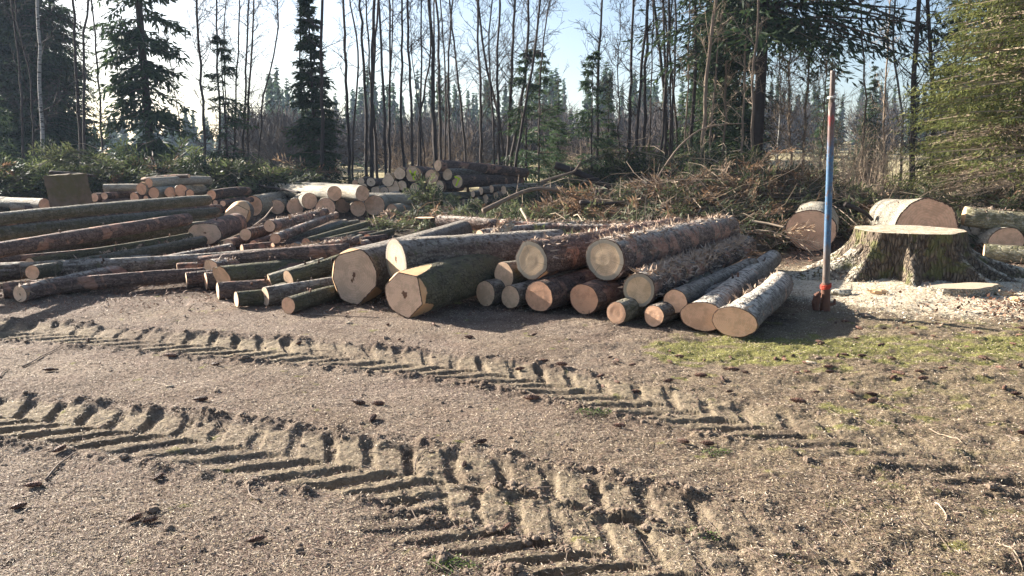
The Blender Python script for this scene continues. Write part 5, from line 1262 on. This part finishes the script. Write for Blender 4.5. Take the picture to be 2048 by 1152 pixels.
for (m0, m1, mark) in MARKS:
    for strip, (s0, s1) in (('far', (0, 700)), ('near', (700, 900))):
        sel = sorted(p for p in pos if m0 <= p[0] < m1 and s0 <= p[1] < s1)
        for i, (px, py) in enumerate(sel):
            p = at_z(px, py); o = obj('spruce_cone', CM[i % 2]); o.location = (p.x, p.y, float(gz([p.x], [p.y])[0])+.014); o.rotation_euler = (RS.uniform(-.2, .2), RS.uniform(0, 6), RS.uniform(0, 6)); s = RS.uniform(.45, .85); o.scale = (s, s, s)
            nm = (ORD[i]+' from left' if len(sel) > 1 else 'only cone')
            tag(o, f"spruce cone, {nm} {'just' if strip == 'far' else 'far'} before {mark}", 'cone', 'spruce cones scattered before the logs')
# sticks and sprigs on the yard
def stick(p0, p1, r, label, mat='twig', mid=.02):
    A = np.array(at_z(*p0)); B = np.array(at_z(*p1)); P = np.array([A+(B-A)*t for t in np.linspace(0, 1, 9)]); nrm = unit(np.array([-(B-A)[1], (B-A)[0], 0])); P += nrm*(np.sin(np.linspace(0, 3.1, 9))*mid)[:, None]; P[:, 2] = gz(P[:, 0], P[:, 1])+r+.003
    b = P[0].copy(); g = Geo(); v, q, t3 = tube(P-b, np.linspace(r, r*.5, 9), 6, True); g.add(v, q, t3); o = obj('stick', g.mesh('stick', M[mat], True), loc=b); tag(o, label, 'stick')
stick((45, 733), (122, 694), .006, 'straight thin stick between the tracks at far left')
stick((92, 962), (155, 905), .006, 'thin stick running from a cone up to the lower track')
stick((1858, 862), (1925, 893), .004, 'pale curved stalk on the right side of the yard', 'twigpale')
stick((1990, 1090), (2046, 1135), .004, 'pale stalk near the bottom right corner', 'twigpale')
stick((500, 1003), (585, 1085), .003, 'hair thin twig above the lone bottom cone')
stick((1870, 1010), (1890, 1050), .004, 'short pale stalk in the lower right dirt', 'twigpale')
stick((520, 1000), (498, 975), .006, 'forked twig end just under the lower track')
stick((830, 935), (850, 900), .004, 'dark twig stuck across the lower track')
stick((0, 755), (18, 735), .006, 'curved twig at the left picture edge')
stick((1290, 640), (1190, 655), .004, 'thin twig in the shadow of the small logs')
stick((620, 632), (760, 638), .006, 'thin stick lying in the shadow before the big logs')
M['sprig'] = leaf_mat('fresh_sprig', (.05, .09, .02), (.11, .17, .04), (.22, .28, .08), .3)
def sprig(px, py, s, az, label):
    rs = np.random.RandomState(int(px)); P0, P1, CPp, CD, CL = bough_template(rs, 1, 12, .05); p = at_z(px, py); Rm = np.array(Matrix.Rotation(az, 3, 'Z')); g = Geo()
    v, q = sticks(P0@Rm.T*s, P1@Rm.T*s, .002, .001); g.add(v, q, None, 1)
    for _ in range(3): v, q = cards(CPp@Rm.T*s+rs.normal(size=CPp.shape)*.006, unit(CD@Rm.T+rs.normal(size=CD.shape)*.5), CL*s*.5, .004); g.add(v, q, None, 0, np.repeat(rs.uniform(0, 1, len(CL)), 4))
    o = obj('spruce_sprig', g.mesh('spruce_sprig', [M['sprig'], M['twig']]), loc=(p.x, p.y, float(gz([p.x], [p.y])[0])+.02)); tag(o, label, 'sprig')
sprig(840, 1128, .24, -.1, 'bright green spruce sprig lying at the bottom edge')
sprig(1140, 832, .26, .0, 'green spruce sprig lying beside the upper track')
sprig(1400, 910, .18, .2, 'small dark green sprig below the light orange cone')
sprig(1450, 1075, .16, 2.5, 'faint green sprig in the lower right dirt')
# white fragments and chips near
def chip(px, py, s, mat, label):
    p = at_z(px, py); V, Q, T = clod_mesh(int(px), None, (1, .6, .25)); g = Geo(); g.add(V*s, Q, T); o = obj('wood_chip', g.mesh('wood_chip', M[mat]), loc=(p.x, p.y, float(gz([p.x], [p.y])[0])+s*.2)); o.rotation_euler = (0, 0, RS.uniform(0, 6)); tag(o, label, 'wood chip')
chip(340, 773, .03, 'dusttop', 'pale scrap lying between the tracks at left'); chip(1618, 728, .05, 'dusttop', 'pale wood chip on the moss below the shadow tip'); chip(1730, 630, .09, 'soil', 'dark clod of bark by the foot of the pole'); chip(697, 648, .035, 'dusttop', 'pale chip before the biggest pink ended log')
chip(1680, 590, .16, 'pale', 'grey flat stone like slab in the sawdust near the pole'); chip(1755, 590, .12, 'chop', 'half buried wood piece in the sawdust')
for i, (px, py) in enumerate([(1990, 578), (2010, 590), (2030, 600), (1965, 575)]): chip(px, py, .10, 'chop', ['splinter block behind the flat slab', 'splinter block right of the flat slab', 'splinter block nearest the dead leaves', 'splinter block touching the flat slab'][i])

# ------------------------------------------------------------------ haze
def haze():
    x0, x1, y0, y1, z0, z1 = -320, 320, -70, 300, -1.6, 24.0
    V = [(x, y, z) for x in (x0, x1) for y in (y0, y1) for z in (z0, z1)]
    Q = [[0, 1, 3, 2], [4, 6, 7, 5], [0, 4, 5, 1], [2, 3, 7, 6], [0, 2, 6, 4], [1, 5, 7, 3]]
    t = NT('haze'); t.n.remove(t.p); pv = t.n.new('ShaderNodeVolumePrincipled'); pv.inputs['Color'].default_value = (.55, .72, 1, 1); pv.inputs['Density'].default_value = .0004; pv.inputs['Anisotropy'].default_value = .2
    t.l.new(pv.outputs[0], t.out.inputs['Volume'])
    o = obj('haze', mesh('haze', V, [np.array(Q)], t.m), kind='stuff'); o['label'] = 'pale bluish morning haze over the clearing'
haze()
